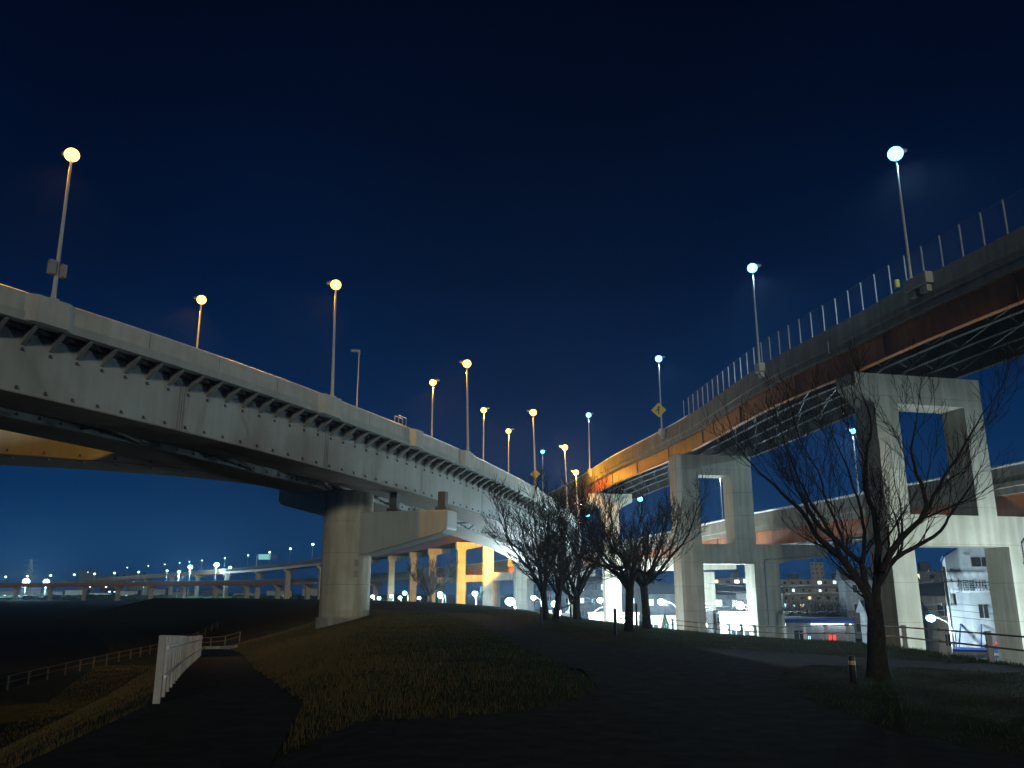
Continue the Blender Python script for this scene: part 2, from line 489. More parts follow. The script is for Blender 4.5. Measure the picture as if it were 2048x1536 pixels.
# ------------------------------------------------------------------ left flyover
PA = [(-46, -2, 21.6), (-34, 20, 21.0), (-23.87, 36.32, 20.5), (-20.29, 41.37, 20.2), (-15.66, 48.94, 19.8), (-10.4, 58.33, 19.2), (-5.22, 68.9, 18.6),
      (-1.26, 78.9, 18.1), (2.08, 88.22, 17.6), (6.46, 103.54, 16.9), (8.5, 113, 16.45), (10.0, 124, 16.1), (11.3, 138, 15.7), (12.4, 150, 15.3), (13.0, 161, 15.1)]
WA = Way(catmull(PA, 1.6), 1)
fl = thing('flyover_bridge', 'curved pale grey steel flyover with ribbed overhang crossing from upper left', 'bridge', (-13, 67, 14))
mb = MB()
WA.sweep(mb, rect(0, .28, -.88, 0))
# joints between the parapet panels
s = 6.0
while s < WA.s[-1] - 3:
    p, d, n = WA.ats(s, -.004, -.86)
    mb.frame_box(p - d * .012, d * .024, n * .01, (0, 0, .86), 1)
    s += 4.6
mb.build('parapet', ['parapet_concrete', 'lug_steel'], fl)
mb = MB(); WA.sweep(mb, rect(-.05, .5, -1.32, -.885)); WA.sweep(mb, rect(10.5, 11.05, -1.32, -.885))
mb.build('edge_beam', 'painted_steel', fl)
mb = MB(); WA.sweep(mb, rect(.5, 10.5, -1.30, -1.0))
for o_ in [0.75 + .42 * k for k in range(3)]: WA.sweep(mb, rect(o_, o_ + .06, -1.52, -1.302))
mb.build('deck', 'shaded_underside', fl)
mb = MB(); WA.sweep(mb, rect(10.75, 11.0, -.88, 0)); mb.build('parapet', 'parapet_concrete', fl)
mb = MB(); WA.sweep(mb, [(.06 + .07 * math.cos(a * math.pi / 4), .04 + .055 * math.sin(a * math.pi / 4)) for a in range(8)])  # tube added to catch lamp light as the parapet's bright edge line
mb.build('added_rim_rail', 'galvanised', fl)
for o0 in (1.3, 7.1):
    mb = MB()
    WA.sweep(mb, rect(o0, o0 + 3.3, -4.5, -1.302))
    WA.sweep(mb, rect(o0 - .14, o0 + 3.44, -4.56, -4.502), 1)
    s = 3.0
    k = 0
    while s < WA.s[-1] - 3:
        if k % 1 == 0:
            for zz in (-2.42, -4.33):
                p, d, n = WA.ats(s, o0 - .07, zz)
                mb.frame_box(p - d * .05, d * .10, n * .066, (0, 0, .16), 2)
                p2 = p + n * (-.015)
                mb.frame_box(p2 - d * .10, d * .20, n * .03, (0, 0, .05), 2)
                if o0 > 5 or zz < -4:
                    p, d, n = WA.ats(s, o0 + 3.304, -4.33)
                    mb.frame_box(p - d * .05, d * .10, n * .066, (0, 0, .16), 2)
        if k % 9 == 2:
            for dd in (-.16, 0, .16):
                p, d, n = WA.ats(s + dd + 1.0, o0 - .006, -4.49)
                mb.frame_box(p - d * (.012 if dd == 0 else .05), d * (.024 if dd == 0 else .10), n * .007, (0, 0, 3.1), 4 if dd == 0 else 3)
        s += 1.35; k += 1
    mb.build('box_girder', ['painted_steel', 'flange_steel', 'lug_steel', 'joint_steel', 'lug_steel'], fl)
s = 3.0 + 1.35 * 28
while s < 146:
    b = MB(); p, d, n = WA.ats(s, 1.298, -1.306); q, _, _ = WA.ats(s, .12, -1.325); r_, _, _ = WA.ats(s, 1.298, -2.12)
    b.prism([p - d * .03, q - d * .03, q - d * .03 + Vector((0, 0, -.08)), r_ - d * .03], d * .06)
    q2 = q + Vector((0, 0, -.085)) - d * .10; r2 = r_ - d * .10
    b.prism([q2, q2 + d * .20, r2 + d * .20, r2], (0, 0, -.03))
    b.build('bracket', 'bracket_steel', fl)
    s += 1.35
s = 8.0
while s < 150:
    b = MB()
    p, d, n = WA.ats(s, 4.604, -4.3); q, _, _ = WA.ats(s, 7.096, -4.3); mid, _, _ = WA.ats(s, 5.85, -2.0)
    b.tube([p, q], .07, 4); b.tube([p, mid], .06, 4); b.tube([q, mid], .06, 4)
    p2, _, _ = WA.ats(s + 4.5, 7.096, -4.4)
    b.tube([p + Vector((0, 0, -.1)), p2], .09, 4)
    b.build('cross_brace', 'flange_steel', fl)
    s += 9.0
# pilasters that carry the lamp posts
LA = [(-22.48, 38.24, 28.33), (-12.47, 54.8, 27.56), (-3.93, 71.71, 26.54), (2.36, 89.09, 25.79), (6.86, 104.91, 24.62), (9.2, 116.62, 23.05)]
def pilaster(s, wide=.75):
    b = MB()
    for z0, z1 in ((-1.30, 0.03),):
        p0, d, n = WA.ats(s, -.003, z0)
        poly = [p0 - d * (wide + .45), p0 - d * wide - n * .36, p0 + d * wide - n * .36, p0 + d * (wide + .45)]
        b.prism(poly, (0, 0, z1 - z0))
    return b.build('lamp_pilaster', 'parapet_concrete', fl)
for x, y, z in LA: pilaster(WA.near(x, y))
pilaster(WA.near(-7.6, 64.0), .5)
# little box with handrail on top of the parapet
b = MB()
p, d, n = WA.ats(WA.near(-8.3, 62.4), .14, .0)
for k in (-.5, 0, .5):
    for e in (0, .35):
        b.tube([p + d * k + n * e, p + d * k + n * e + Vector((0, 0, .75))], .03, 5)
for e in (0, .35):
    b.tube([p - d * .5 + n * e + Vector((0, 0, .75)), p + d * .5 + n * e + Vector((0, 0, .75))], .03, 5)
b.build('access_rail', 'galvanised', fl)

# second deck: the ramp that leaves the flyover behind it
PC = [(-75, 44, 21.2), (-55, 50.5, 21.0), (-35.9, 56.3, 20.5), (-28.0, 58.1, 20.1), (-20.4, 61.4, 19.7), (-17.2, 64.6, 19.5)]
WC = Way(catmull(PC, 1.6), 1)
rp = thing('ramp_bridge', 'second grey steel ramp deck merging behind the flyover at left', 'bridge', (-35, 58, 16))
WID = [(0, 7.6), (40, 7.2), (62, 4.2), (70, 2.6)]
def taper_sweep(mb, f0, f1, z0, z1, mi=0):
    vs = []; n = len(WC.p)
    for i in range(n):
        wv = lin(WID, WC.s[i]); a, b_ = f0(wv), f1(wv)
        vs += [WC.at(a, z0, i), WC.at(b_, z0, i), WC.at(b_, z1, i), WC.at(a, z1, i)]
    fs = [(i * 4 + k, i * 4 + (k + 1) % 4, i * 4 + 4 + (k + 1) % 4, i * 4 + 4 + k) for i in range(n - 1) for k in range(4)]
    fs += [(3, 2, 1, 0), tuple(range(n * 4 - 4, n * 4))]
    mb.add(vs, fs, mi)
mb = MB(); taper_sweep(mb, lambda q: .5, lambda q: q - .5, -4.5, -1.305)
taper_sweep(mb, lambda q: .38, lambda q: q - .38, -4.56, -4.502, 1)
s = 2.0
while s < 66:
    for zz in (-4.33, -2.3):
        p, d, n = WC.ats(s, .43, zz); mb.frame_box(p - d * .05, d * .1, n * .066, (0, 0, .16), 2)
    p, d, n = WC.ats(s, 1.2, -4.64); mb.frame_box(p - d * .05, d * .1, n * .5, (0, 0, .07), 2)
    s += 2.35
mb.build('box_girder', ['painted_steel', 'flange_steel', 'lug_steel'], rp)
mb = MB(); taper_sweep(mb, lambda q: -.4, lambda q: q + .4, -1.3, -1.0); mb.build('deck', 'shaded_underside', rp)
mb = MB(); taper_sweep(mb, lambda q: -.4, lambda q: -.15, -.998, -.1); mb.build('parapet', 'parapet_concrete', rp)
mb = MB(); taper_sweep(mb, lambda q: q + .15, lambda q: q + .4, -.998, -.1); mb.build('parapet', 'parapet_concrete', rp)

# the round pier under the flyover
pr = thing('flyover_pier', 'massive round concrete pier with steel crossbeam arms under the flyover', 'pier', (-13.1, 67, 4.3))
b = MB(); NS = 40
b.tube([(-13.1, 67, 3.2), (-13.1, 67, 4.6), (-13.1, 67, 14.4)], [1.93, 1.93, 1.93], NS, 0)
o = b.build('column', 'pier_concrete', pr, True)
for p_ in o.data.polygons:
    if len(p_.vertices) > 4: p_.use_smooth = False
b = MB(); b.tube([(-13.1, 67, 3.0), (-13.1, 67, 4.75)], 2.15, NS); b.build('footing', 'concrete', pr)
cd = Vector((.955, -.297, 0)); cn = Vector((.297, .955, 0)); cc = Vector((-13.1, 67, 0))
def arm(pts, half):
    b = MB(); b.prism([cc + cd * a + Vector((0, 0, z)) - cn * half for a, z in pts], cn * 2 * half)
    return b
o = arm([(.6, 9.45), (2.2, 9.45), (8.45, 10.95), (8.9, 11.3), (8.9, 12.72), (.6, 12.72)], 1.1).build('crossbeam_arm', 'painted_steel', pr)
md = o.modifiers.new('bevel', 'BEVEL'); md.width = .12; md.segments = 3
o = arm([(-.6, 12.55), (-1.9, 12.55), (-5.6, 13.5), (-5.9, 13.8), (-5.9, 14.7), (-.6, 14.7)], 1.1).build('crossbeam_arm', 'painted_steel', pr)
md = o.modifiers.new('bevel', 'BEVEL'); md.width = .12; md.segments = 3
for a, z0, z1 in ((8.1, 12.73, 14.2), (4.0, 12.73, 14.35), (-4.6, 14.71, 15.15)):
    b = MB(); c_ = cc + cd * a
    b.cbox((c_.x, c_.y), cd, .45, .45, z0, z0 + .3); b.cbox((c_.x, c_.y), cd, .3, .3, z0 + .31, z1)
    b.build('bearing', 'grey_steel', pr)
b = MB(); c_ = cc - cn * 1.94 + cd * .9
b.frame_box((-12.15, 65.28, 8.6), (.3, .03, 0), (0, .04, 0), (0, 0, .45)); b.frame_box((-12.15, 65.28, 7.8), (.28, .03, 0), (0, .04, 0), (0, 0, .42))
b.build('number_plate', 'joint_steel', pr)

# ------------------------------------------------------------------ right viaduct: two decks
PU = [(34, 8, 24.2), (29.2, 22, 24.2), (25.3, 37.8, 24.2), (23.3, 46.2, 24.2), (22.2, 52.5, 24.2), (20.1, 62.5, 24.2), (17.7, 86, 24.2), (13.4, 109.6, 24.2), (8.9, 141.2, 24.2),
      (1.0, 176, 24.2), (-8, 212, 24.2), (-18, 247, 24.2), (-36, 300, 24.2), (-62, 362, 24.2), (-112, 470, 24.2), (-185, 600, 24.2), (-264, 713, 24.2), (-342, 821, 24.0),
      (-440, 940, 23), (-620, 1130, 19), (-950, 1400, 14)]
PL = [(35.5, 20, 15), (35.2, 40, 15), (34.1, 54.8, 15), (32.7, 63.1, 15), (31.0, 71.9, 15), (29.2, 81.5, 15), (26.9, 90.4, 15), (25.2, 102.1, 15), (22.6, 121.2, 15), (17.6, 148, 15),
      (10.5, 178, 15), (2, 212, 15), (-10, 255, 15), (-34, 320, 15), (-64, 395, 15), (-124, 520, 15), (-200, 610, 15), (-274, 674, 15), (-359, 730, 15), (-479, 788, 15), (-760, 880, 15)]
def viaduct(name, label, pts, width, fence):
    W = Way(catmull(pts, 2.2), -1)
    v = thing(name, label, 'bridge', pts[3])
    rim_start = max(i for i in range(len(W.p)) if W.p[i].y < 84) if fence else 0
    n_near = max(i for i in range(len(W.p)) if W.p[i].y < 170)
    mb = MB(); W.sweep(mb, [(0, -1.08), (.26, -1.08), (.26, 0), (.02, 0)]); 
    mb.build('parapet', 'fascia_concrete', v)
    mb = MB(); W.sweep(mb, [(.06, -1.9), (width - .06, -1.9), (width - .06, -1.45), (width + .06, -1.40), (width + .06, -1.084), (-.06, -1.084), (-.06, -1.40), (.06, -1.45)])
    W.sweep(mb, rect(.7, width - .7, -1.915, -1.9015), 1)  # thin sheet below the slab carrying the painted-in underside shade
    mb.build('deck', ['fascia_concrete', 'shaded_underside'], v)
    mb = MB(); W.sweep(mb, rect(width - .26, width, -1.08, 0)); mb.build('parapet', 'fascia_concrete', v)
    mb = MB(); cr = .09 if fence else .13  # added tube catching lamp light, standing in for the traffic light line
    W.sweep(mb, [(.07 + cr * math.cos(a * math.pi / 4), .06 + cr * math.sin(a * math.pi / 4)) for a in range(8)], 0, rim_start, None)
    mb.build('added_rim_rail', 'galvanised', v)
    def i_girder(o, depth, fl_w, mat, lugs):
        mb = MB()
        W.sweep(mb, rect(o - .015, o + .015, -1.902 - depth + .03, -1.903))
        W.sweep(mb, rect(o - fl_w, o + fl_w, -1.902 - depth, -1.902 - depth + .03))
        W.sweep(mb, rect(o - fl_w, o + fl_w, -1.945, -1.904))
        if lugs:
            s = 2.0
            while s < W.s[n_near]:
                p, d, n = W.ats(s, o - .10, -2.02); mb.frame_box(p - d * .03, d * .06, n * .08, (0, 0, .09), 1)
                s += .9
            s = 1.0
            while s < W.s[n_near]:
                p, d, n = W.ats(s, o - .085, -1.9 - depth + .04); mb.frame_box(p - d * .01, d * .02, n * .066, (0, 0, depth - .1), 1)
                s += 10.5
        mb.build('girder', [mat, 'lug_steel'], v)
    g = [.55 + (width - 1.1) * k / 4 for k in range(5)]
    i_girder(g[0], 1.6, .2, 'orange_steel', True)
    for o in g[1:4]: i_girder(o, 1.3, .16, 'grey_steel', False)
    i_girder(g[4], 1.6, .2, 'grey_steel', False)
    s = 2.0
    while s < W.s[n_near] and fence is not None:
        b = MB()
        for a, c in zip(g, g[1:]):
            p, d, n = W.ats(s, a + .2, -2.15); q, _, _ = W.ats(s, c - .2, -3.05); b.tube([p, q], .05, 4)
            p, d, n = W.ats(s, a + .2, -3.05); q, _, _ = W.ats(s, c - .2, -2.15); b.tube([p, q], .05, 4)
            p, d, n = W.ats(s, a + .1, -3.12); q, _, _ = W.ats(s + 4.8, c - .1, -3.12); b.tube([p, q], .045, 4)
        b.build('cross_brace', 'grey_steel', v)
        s += 4.9
    return W, v
WU, vu = viaduct('upper_viaduct', 'upper orange-girdered highway deck with mesh fence, running from upper right', PU, 8.8, True)
WL, vl = viaduct('lower_viaduct', 'lower orange-girdered highway deck passing behind the portal frames', PL, 8.0, False)

# mesh fence on the upper deck's near parapet
sf0 = WU.near(18.2, 84.8)
mf = thing('mesh_fence', 'tall wire mesh fence with bright posts along upper deck parapet', 'fence', tuple(WU.ats(sf0, .14, .0)[0]))
i_end = max(i for i in range(len(WU.p)) if WU.s[i] <= sf0)
mb = MB()
vs = [WU.at(.14, dz, i) for i in range(0, i_end + 1) for dz in (.12, 1.9)]
mb.add(vs, [(2 * i, 2 * i + 1, 2 * i + 3, 2 * i + 2) for i in range(i_end)])
mb.build('mesh_panel', 'wire_mesh', mf)
mb = MB(); mb.tube([WU.at(.14, 1.92, i) for i in range(0, i_end + 1)], .02, 5); mb.build('top_rail', 'dark_rail', mf)
s = sf0; k = 0
while s > 2:
    b = MB(); p, d, n = WU.ats(s, .10, -.1)
    b.frame_box(p - d * .03, d * .06, n * .07, (0, 0, 2.05))
    b.build('post', 'galvanised', mf)
    s -= 1.5
def lamp_seat(W, v, x, y, half=.42):
    s = W.near(x, y); b = MB()
    p, d, n = W.ats(s, -.5, -.62)
    b.frame_box(p - d * half, d * 2 * half, n * .497, (0, 0, .66))
    p2, _, _ = W.ats(s, -.32, -1.05); b.frame_box(p2 - d * half * .6, d * 1.2 * half, n * .317, (0, 0, .428))
    b.build('lamp_bracket', 'parapet_concrete', v)
    return s
# a drain pipe bracket and a joint box on the fascia
for x, y in ((21.8, 54.5),):
    s = WU.near(x, y); b = MB(); p, d, n = WU.ats(s, -.10, -1.75)
    b.frame_box(p, d * .12, n * .036, (0, 0, .9)); b.build('drain_pipe', 'fascia_concrete', vu)

# ------------------------------------------------------------------ portal piers
def portal(name, label, origin, ax, top_w, leg_w, right_w, haunch, beam_top, beam_z, low_s0, low_w, cant, thick, zt=20.68, pipes=True):
    o = Vector((origin[0], origin[1], 0)); a = Vector((ax[0], ax[1], 0)).normalized(); t = Vector((-a.y, a.x, 0)) * thick
    th = thing(name, label, 'pier', tuple(o))
    P = lambda s, z: o + a * s + Vector((0, 0, z))
    h = haunch
    # left leg and upper beam and right upper leg: one concrete frame, cut as a prism with a window
    b = MB(); b.prism([P(h, -.3), P(h + leg_w, -.3), P(h + leg_w, beam_top), P(h, beam_top)], t); ob = b.build('leg', 'pier_concrete', th)
    b = MB()
    if h > 0: b.prism([P(0, zt), P(0, zt - .75), P(h, beam_top + .003), P(top_w, beam_top + .003), P(top_w, zt)], t)
    else: b.prism([P(0, zt), P(0, beam_top + .003), P(top_w, beam_top + .003), P(top_w, zt)], t)
    b.build('crossbeam', 'pier_concrete', th)
    b = MB(); b.prism([P(top_w - right_w, beam_top), P(top_w - right_w, beam_z[1] + .003), P(top_w, beam_z[1] + .003), P(top_w, beam_top)], t)
    b.build('leg', 'pier_concrete', th)
    b = MB(); z0, z1 = beam_z
    b.prism([P(h + leg_w + .003, z0), P(low_s0 + low_w, z0), P(low_s0 + low_w + .9, z0 + .35), P(cant, z0 + .75), P(cant, z1), P(h + leg_w + .003, z1)], t)
    b.build('crossbeam', 'pier_concrete', th)
    b = MB(); b.prism([P(low_s0, -.3), P(low_s0 + low_w, -.3), P(low_s0 + low_w, z0 - .003), P(low_s0, z0 - .003)], t)
    b.build('leg', 'pier_concrete', th)
    if pipes:
        b = MB(); c_ = o - Vector((-a.y, a.x, 0)) * .10
        q = lambda s, z: c_ + a * s + Vector((0, 0, z))
        sp = low_s0 + low_w * .42
        b.tube([q(sp, -.2), q(sp, z0 + .25), q(sp + .18, z0 + .45), q(cant - .6, z0 + .85)], .075, 8)
        for z in (1.2, 3, 4.8, 6.6, 8.4): b.frame_box(q(sp - .14, z) - Vector((0, .0, 0)), a * .28, Vector((-a.y, a.x, 0)) * .09, (0, 0, .1))
        b.build('drain_pipe', 'fixture_grey', th)
    for s_ in (1.0, top_w * .5, top_w - 1.0):
        b = MB(); p = P(s_, zt + .003) + t * .5
        b.cbox((p.x, p.y), a, .3, .3, zt + .003, zt + .017); b.build('bearing', 'grey_steel', th)
    return th
portal('portal_pier', 'nearest concrete double portal pier behind the big bare tree', (22.55, 52.7), (.973, .23), 9.6, 1.75, 1.45, 1.25, 18.7, (9.5, 11.46), 10.15, 2.5, 19.5, 2.1)
portal('portal_pier', 'second concrete portal pier with bare trees at its left foot', (17.2, 86.1), (.985, .172), 8.3, 2.35, 2.3, 0, 18.55, (9.45, 11.46), 7.9, 2.75, 16.2, 2.2)
# T piers of the upper deck further along, with their lower beams
def tee(name, label, x, y, dirv, cap_l, cap_r, col, zt=20.68, low=None, group=None, thick=1.8):
    a = Vector((dirv[0], dirv[1], 0)).normalized(); t = Vector((-a.y, a.x, 0)) * thick; o = Vector((x, y, 0))
    P = lambda s, z: o + a * s + Vector((0, 0, z))
    th = thing(name, label, 'pier', (x, y, 0), group)
    b = MB(); b.prism([P(-col, -.3), P(col, -.3), P(col, zt - 2.4), P(-col, zt - 2.4)], t); b.build('column', 'pier_concrete', th)
    b = MB(); b.prism([P(-col, zt - 2.397), P(col, zt - 2.397), P(col + .4, zt - 2.0), P(cap_r, zt - 1.2), P(cap_r, zt), P(-cap_l, zt), P(-cap_l, zt - 1.2), P(-col - .4, zt - 2.0)], t)
    b.build('cap', 'pier_concrete', th)
    if low:
        b = MB(); b.prism([P(col + .003, 9.5), P(low, 9.9), P(low, 11.46), P(col + .003, 11.46)], t); b.build('crossbeam', 'pier_concrete', th)
        b = MB(); b.prism([P(low - 5.5, -.3), P(low - 3.4, -.3), P(low - 3.4, 9.497), P(low - 5.5, 9.497)], t); b.build('leg', 'pier_concrete', th)
    return th
tee('t_pier', 'T shaped concrete pier behind the middle pair of bare trees', 14.5, 122, (.99, .12), 3.3, 3.2, 1.15, low=18.5)
tee('t_pier', 'shaded concrete pier half hidden behind the flyover web', 1.9, 174, (.97, .24), 3.6, 4.6, 1.2, low=16)
FARP = [(970, -6.4, 212), (930, -13.6, 243), (890, -22.8, 280), (848, -32.6, 305), (810, -43.5, 335), (768, -58, 375)]
for k, (u, x, y) in enumerate(FARP):
    s = WU.near(x, y); p, d, n = WU.ats(s, 2.2)
    tee('t_pier', ['amber lit concrete pier, nearest in the receding row', 'amber lit concrete pier, second in the receding row', 'amber lit concrete pier, third in the receding row',
                   'amber lit concrete pier behind the small far tree', 'amber lit concrete pier, second left of the small far tree', 'amber lit concrete pier closest to the round column'][k],
        p.x, p.y, (n.x, n.y), 1.6, 6.0, 1.15, low=15 if k < 4 else None, group='amber lit viaduct piers')
proto = None
for k, (x, y) in enumerate([(-104, 455), (-140, 525), (-178, 590), (-222, 655), (-268, 720), (-318, 790), (-372, 858)]):
    s = WU.near(x, y); p, d, n = WU.ats(s, 3.0)
    th = tee('viaduct_pier', ['far viaduct pier closest to the round column', 'second far viaduct pier from the round column', 'third far viaduct pier from the round column', 'fourth far viaduct pier from the round column',
                         'fifth far viaduct pier from the round column', 'sixth far viaduct pier from the round column', 'last far viaduct pier before the deck sinks left'][k], p.x, p.y, (n.x, n.y), 2.8, 5.6, 1.5, group='far viaduct piers', thick=2.6)
s = WL.near(-70, 405)
k = 0
while s < WL.s[-1] - 60:
    p, d, n = WL.ats(s, 4)
    tee('lower_pier', 'stubby pale pier under the far lower deck', p.x, p.y, (n.x, n.y), 3.2, 3.2, 1.3, zt=11.46, group='piers under the far lower deck', thick=2.4)
    s += 46

# ------------------------------------------------------------------ lamps
ORD = ['first', 'second', 'third', 'fourth', 'fifth', 'sixth', 'seventh', 'eighth', 'ninth', 'tenth']
SOD = (1.0, .46, .03); LED = (.50, .80, 1.0)
def deck_lamp(name, label, base, head, armdir, glow, col, power, lens, group, thick=1.0, cone=150, tilt=.5):
    """tapered pole, short arm, luminaire with its glowing lens and its light"""
    th = thing(name, label, 'street lamp', base, group)
    bx, by, bz = base; hx, hy, hz = head
    a = Vector((armdir[0], armdir[1], 0)).normalized()
    b = MB(); b.tube([(bx, by, bz), (bx, by, bz + .5), (bx + (hx - bx) * .5, by + (hy - by) * .5, (bz + hz) / 2), (hx, hy, hz - .1), Vector((hx, hy, hz + .12)) + a * .1], [.13 * thick, .11 * thick, .085 * thick, .06 * thick, .05], 8)
    b.cbox((bx, by), a, .2, .2, bz - .02, bz + .05); b.build('pole', 'lamp_pole_paint', th, True)
    b = MB(); c_ = Vector((hx, hy, hz + .16)) + a * .25
    b.frame_box(c_ - a * .35 - Vector((-a.y, a.x, 0)) * .2, a * .8, Vector((-a.y, a.x, 0)) * .4, (0, 0, .14))
    hd = b.build('lamp_head', 'fixture_grey', th)
    b = MB(); b.ball((hx, hy, hz), lens, 1, 1, .95); b.build('lens', glow, hd, True)
    if power:
        L = bpy.data.lights.new('lamp_light', 'SPOT' if cone else 'POINT'); L.energy = power; L.color = col; L.shadow_soft_size = .18
        if cone: L.spot_size = R(cone); L.spot_blend = .45
        lo = bpy.data.objects.new('lamp_light', L); COL.objects.link(lo); lo.parent = th
        lo.location = (hx - bx + a.x * .2, hy - by + a.y * .2, hz - bz - lens - .22)
        lo.rotation_euler = Vector((a.x * tilt, a.y * tilt, -.87)).to_track_quat('-Z', 'Y').to_euler()   # luminaire faces its road
    return th
PW_S, PW_L = 3800, 4500
for k, (x, y, hz) in enumerate(LA):
    s = WA.near(x, y); p, d, n = WA.ats(s, -.17, .03)
    deck_lamp('sodium_lamp', ['tall amber lamp at far left on the flyover near parapet', 'amber lamp on near parapet directly above the round pier', 'amber lamp on near parapet, tallest of the right cluster', 'amber lamp on near parapet beside a small yellow plate',
              'amber lamp on near parapet just left of the orange girder', 'amber lamp right against the orange girder'][k],
              tuple(p), (p.x + n.x * .2, p.y + n.y * .2, hz), n, 'sodium_glow', SOD, PW_S * [1, 1, 1, 1, .7, 1.1][k], .36 + .004 * k, 'amber lamps on the near parapet', 1.0, 0 if k > 3 else 152)
for k, (x, y, hz) in enumerate([(-23.95, 60.4, 28.5), (-8.27, 84.0, 27.9), (-3.4, 97.5, 27.9), (-.47, 108.75, 27.5)]):
    s = WA.near(x, y); zt = WA.ats(s)[0].z
    deck_lamp('sodium_lamp', ['amber lamp on far parapet between the two leftmost lamps', 'amber lamp on far parapet left of the right cluster', 'amber lamp on far parapet in the middle of the cluster', 'lowest amber lamp on far parapet with a box at its foot'][k],
              (x, y, zt - 1.0), (x, y, hz), WA.ats(s)[2] * (1 if k == 0 else -1), 'sodium_glow', SOD, PW_S * (2.4 if k == 0 else 1), .35, 'amber lamps on the far parapet', 1.0, 158 if k == 0 else 150, .55 if k == 0 else 0)
s = WA.near(-13.6, 70.8)
ul = deck_lamp('unlit_lamp', 'slim unlit lamp post with a flat head above flyover', (-13.6, 70.8, 18.2), (-13.6, 70.8, 27.2), (-1, -.2), 'fixture_grey', SOD, 0, .12, None, .7)
# equipment boxes on two of the posts
b = MB(); p, d, n = WA.ats(WA.near(LA[0][0], LA[0][1]), -.17, 1.3)
b.frame_box(p - d * .42 - n * .15, d * .3, n * .3, (0, 0, .7)); b.frame_box(p + d * .14 - n * .15, d * .26, n * .3, (0, 0, .65))
tag(b.build('control_box', 'fixture_grey'), 'grey control boxes strapped to the far left lamp post', 'control box')
b = MB(); x, y = -.47, 108.75; zt = WA.ats(WA.near(x, y))[0].z
b.box(x - .4, x + .4, y - .55, y - .15, zt - 1.0, zt + 1.1)
tag(b.build('control_box', 'white_paint'), 'pale control box at the foot of the lowest far parapet lamp', 'control box')
LU = [(23.96, 45.46), (20.45, 63.66), (17.26, 90.85), (10.94, 121.56), (4.81, 154.71)]
for k, (x, y) in enumerate(LU):
    s = lamp_seat(WU, vu, x, y); p, d, n = WU.ats(s, -.25, .04)
    deck_lamp('led_lamp', ['biggest blue-white lamp, highest over the right viaduct', 'second blue-white lamp on the upper deck, right of the merge sign', 'blue-white lamp with the yellow merge sign on its pole', 'blue-white lamp right of the amber lamp cluster', 'faint blue-white lamp between the amber lamps'][k],
              tuple(p), (p.x, p.y, 32.4), n, 'led_glow', LED, PW_L, [.45, .40, .39, .39, .36][k], 'blue-white lamps on the upper deck', .8, 150, .2)
lamp_seat(WU, vu, 23.55, 44.4, .5)
for k, (x, y) in enumerate([(36.09, 86.37), (30.3, 120.28), (23.43, 152.23), (16.68, 184.52)]):
    deck_lamp('led_lamp', ['blue-white lamp seen through branches left of the near portal', 'blue-white lamp inside the second portal opening', 'blue-white lamp under the upper deck right of the T pier', 'small blue-white lamp left of the T pier'][k],
              (x, y, 13.9), (x, y, 23.2), (-.9, -.3), 'led_glow', LED, PW_L, [.32, .28, .5, .5][k], 'blue-white lamps on the lower deck', .9, 165)
# merge sign on the third lamp's pole
x, y = LU[2]; p, d, n = WU.ats(WU.near(x, y), -.25, 2.2)
sg = thing('warning_sign', 'yellow diamond merge sign on a lamp pole of the upper deck', 'sign', tuple(p))
fd = Vector((1, -.12, 0)).normalized(); fn = Vector((-fd.y, fd.x, 0)) * -1
pc = p + fn * .16 + fd * -.25
b = MB(); b.prism([pc + fd * .85, pc + Vector((0, 0, .85)), pc - fd * .85, pc - Vector((0, 0, .85))], fn * .03); b.build('sign_plate', 'sign_yellow', sg)
b = MB(); q = pc + fn * .034
V = lambda h, z: q + fd * h + Vector((0, 0, z))
b.prism([V(-.06, -.5), V(.06, -.5), V(.06, .22), V(-.06, .22)], fn * .006); b.prism([V(-.16, .2), V(.16, .2), V(0, .5)], fn * .006)
b.prism([V(-.40, -.12), V(-.30, -.16), V(-.061, .02), V(-.061, .16)], fn * .006); b.build('merge_symbol', 'sign_black', sg)
# yellow plate on fourth flyover lamp
x, y, z = LA[3]; p, d, n = WA.ats(WA.near(x, y), -.17, 1.4)
b = MB(); b.prism([p + Vector((-.55, -.2, 0)), p + Vector((0, -.2, -.5)), p + Vector((.55, -.2, 0)), p + Vector((0, -.2, .5))], (0, .03, 0))
tag(b.build('warning_plate', 'sign_yellow'), 'small yellow diamond plate low on a flyover lamp post', 'sign')
# round traffic mirror near the last flyover lamp
x, y, z = LA[5]; p, d, n = WA.ats(WA.near(x, y), -.3, .2)
tm = thing('traffic_mirror', 'round traffic mirror on the post beside the last flyover lamp', 'mirror', tuple(p))
b = MB(); b.tube([p, p + Vector((0, 0, 2.2))], .05, 6); b.build('pole', 'mirror_orange', tm)
b = MB(); c_ = p + Vector((.35, -.2, 1.9)); b.tube([c_, c_ + Vector((0, .1, 0))], .5, 18); b.build('frame', 'mirror_orange', tm)
b = MB(); b.ball((c_.x, c_.y - .0, c_.z), .44, 1, .18, 1, 16, 10); b.build('glass', 'mirror_glass', tm, True)
# yellow lamp / work beacon on the upper parapet
p, d, n = WU.ats(WU.near(23.3, 46.6), -.22, .05)
wb = thing('work_drum', 'small yellow work drum standing on a bracket behind the mesh fence', 'drum', tuple(p))
b = MB(); b.tube([p, p + Vector((0, 0, .42))], .15, 12); b.build('drum_body', 'vest_yellow', wb); b = MB(); b.tube([p + Vector((0, 0, .424)), p + Vector((0, 0, .48))], .12, 12); b.build('drum_lid', 'sign_white', wb)

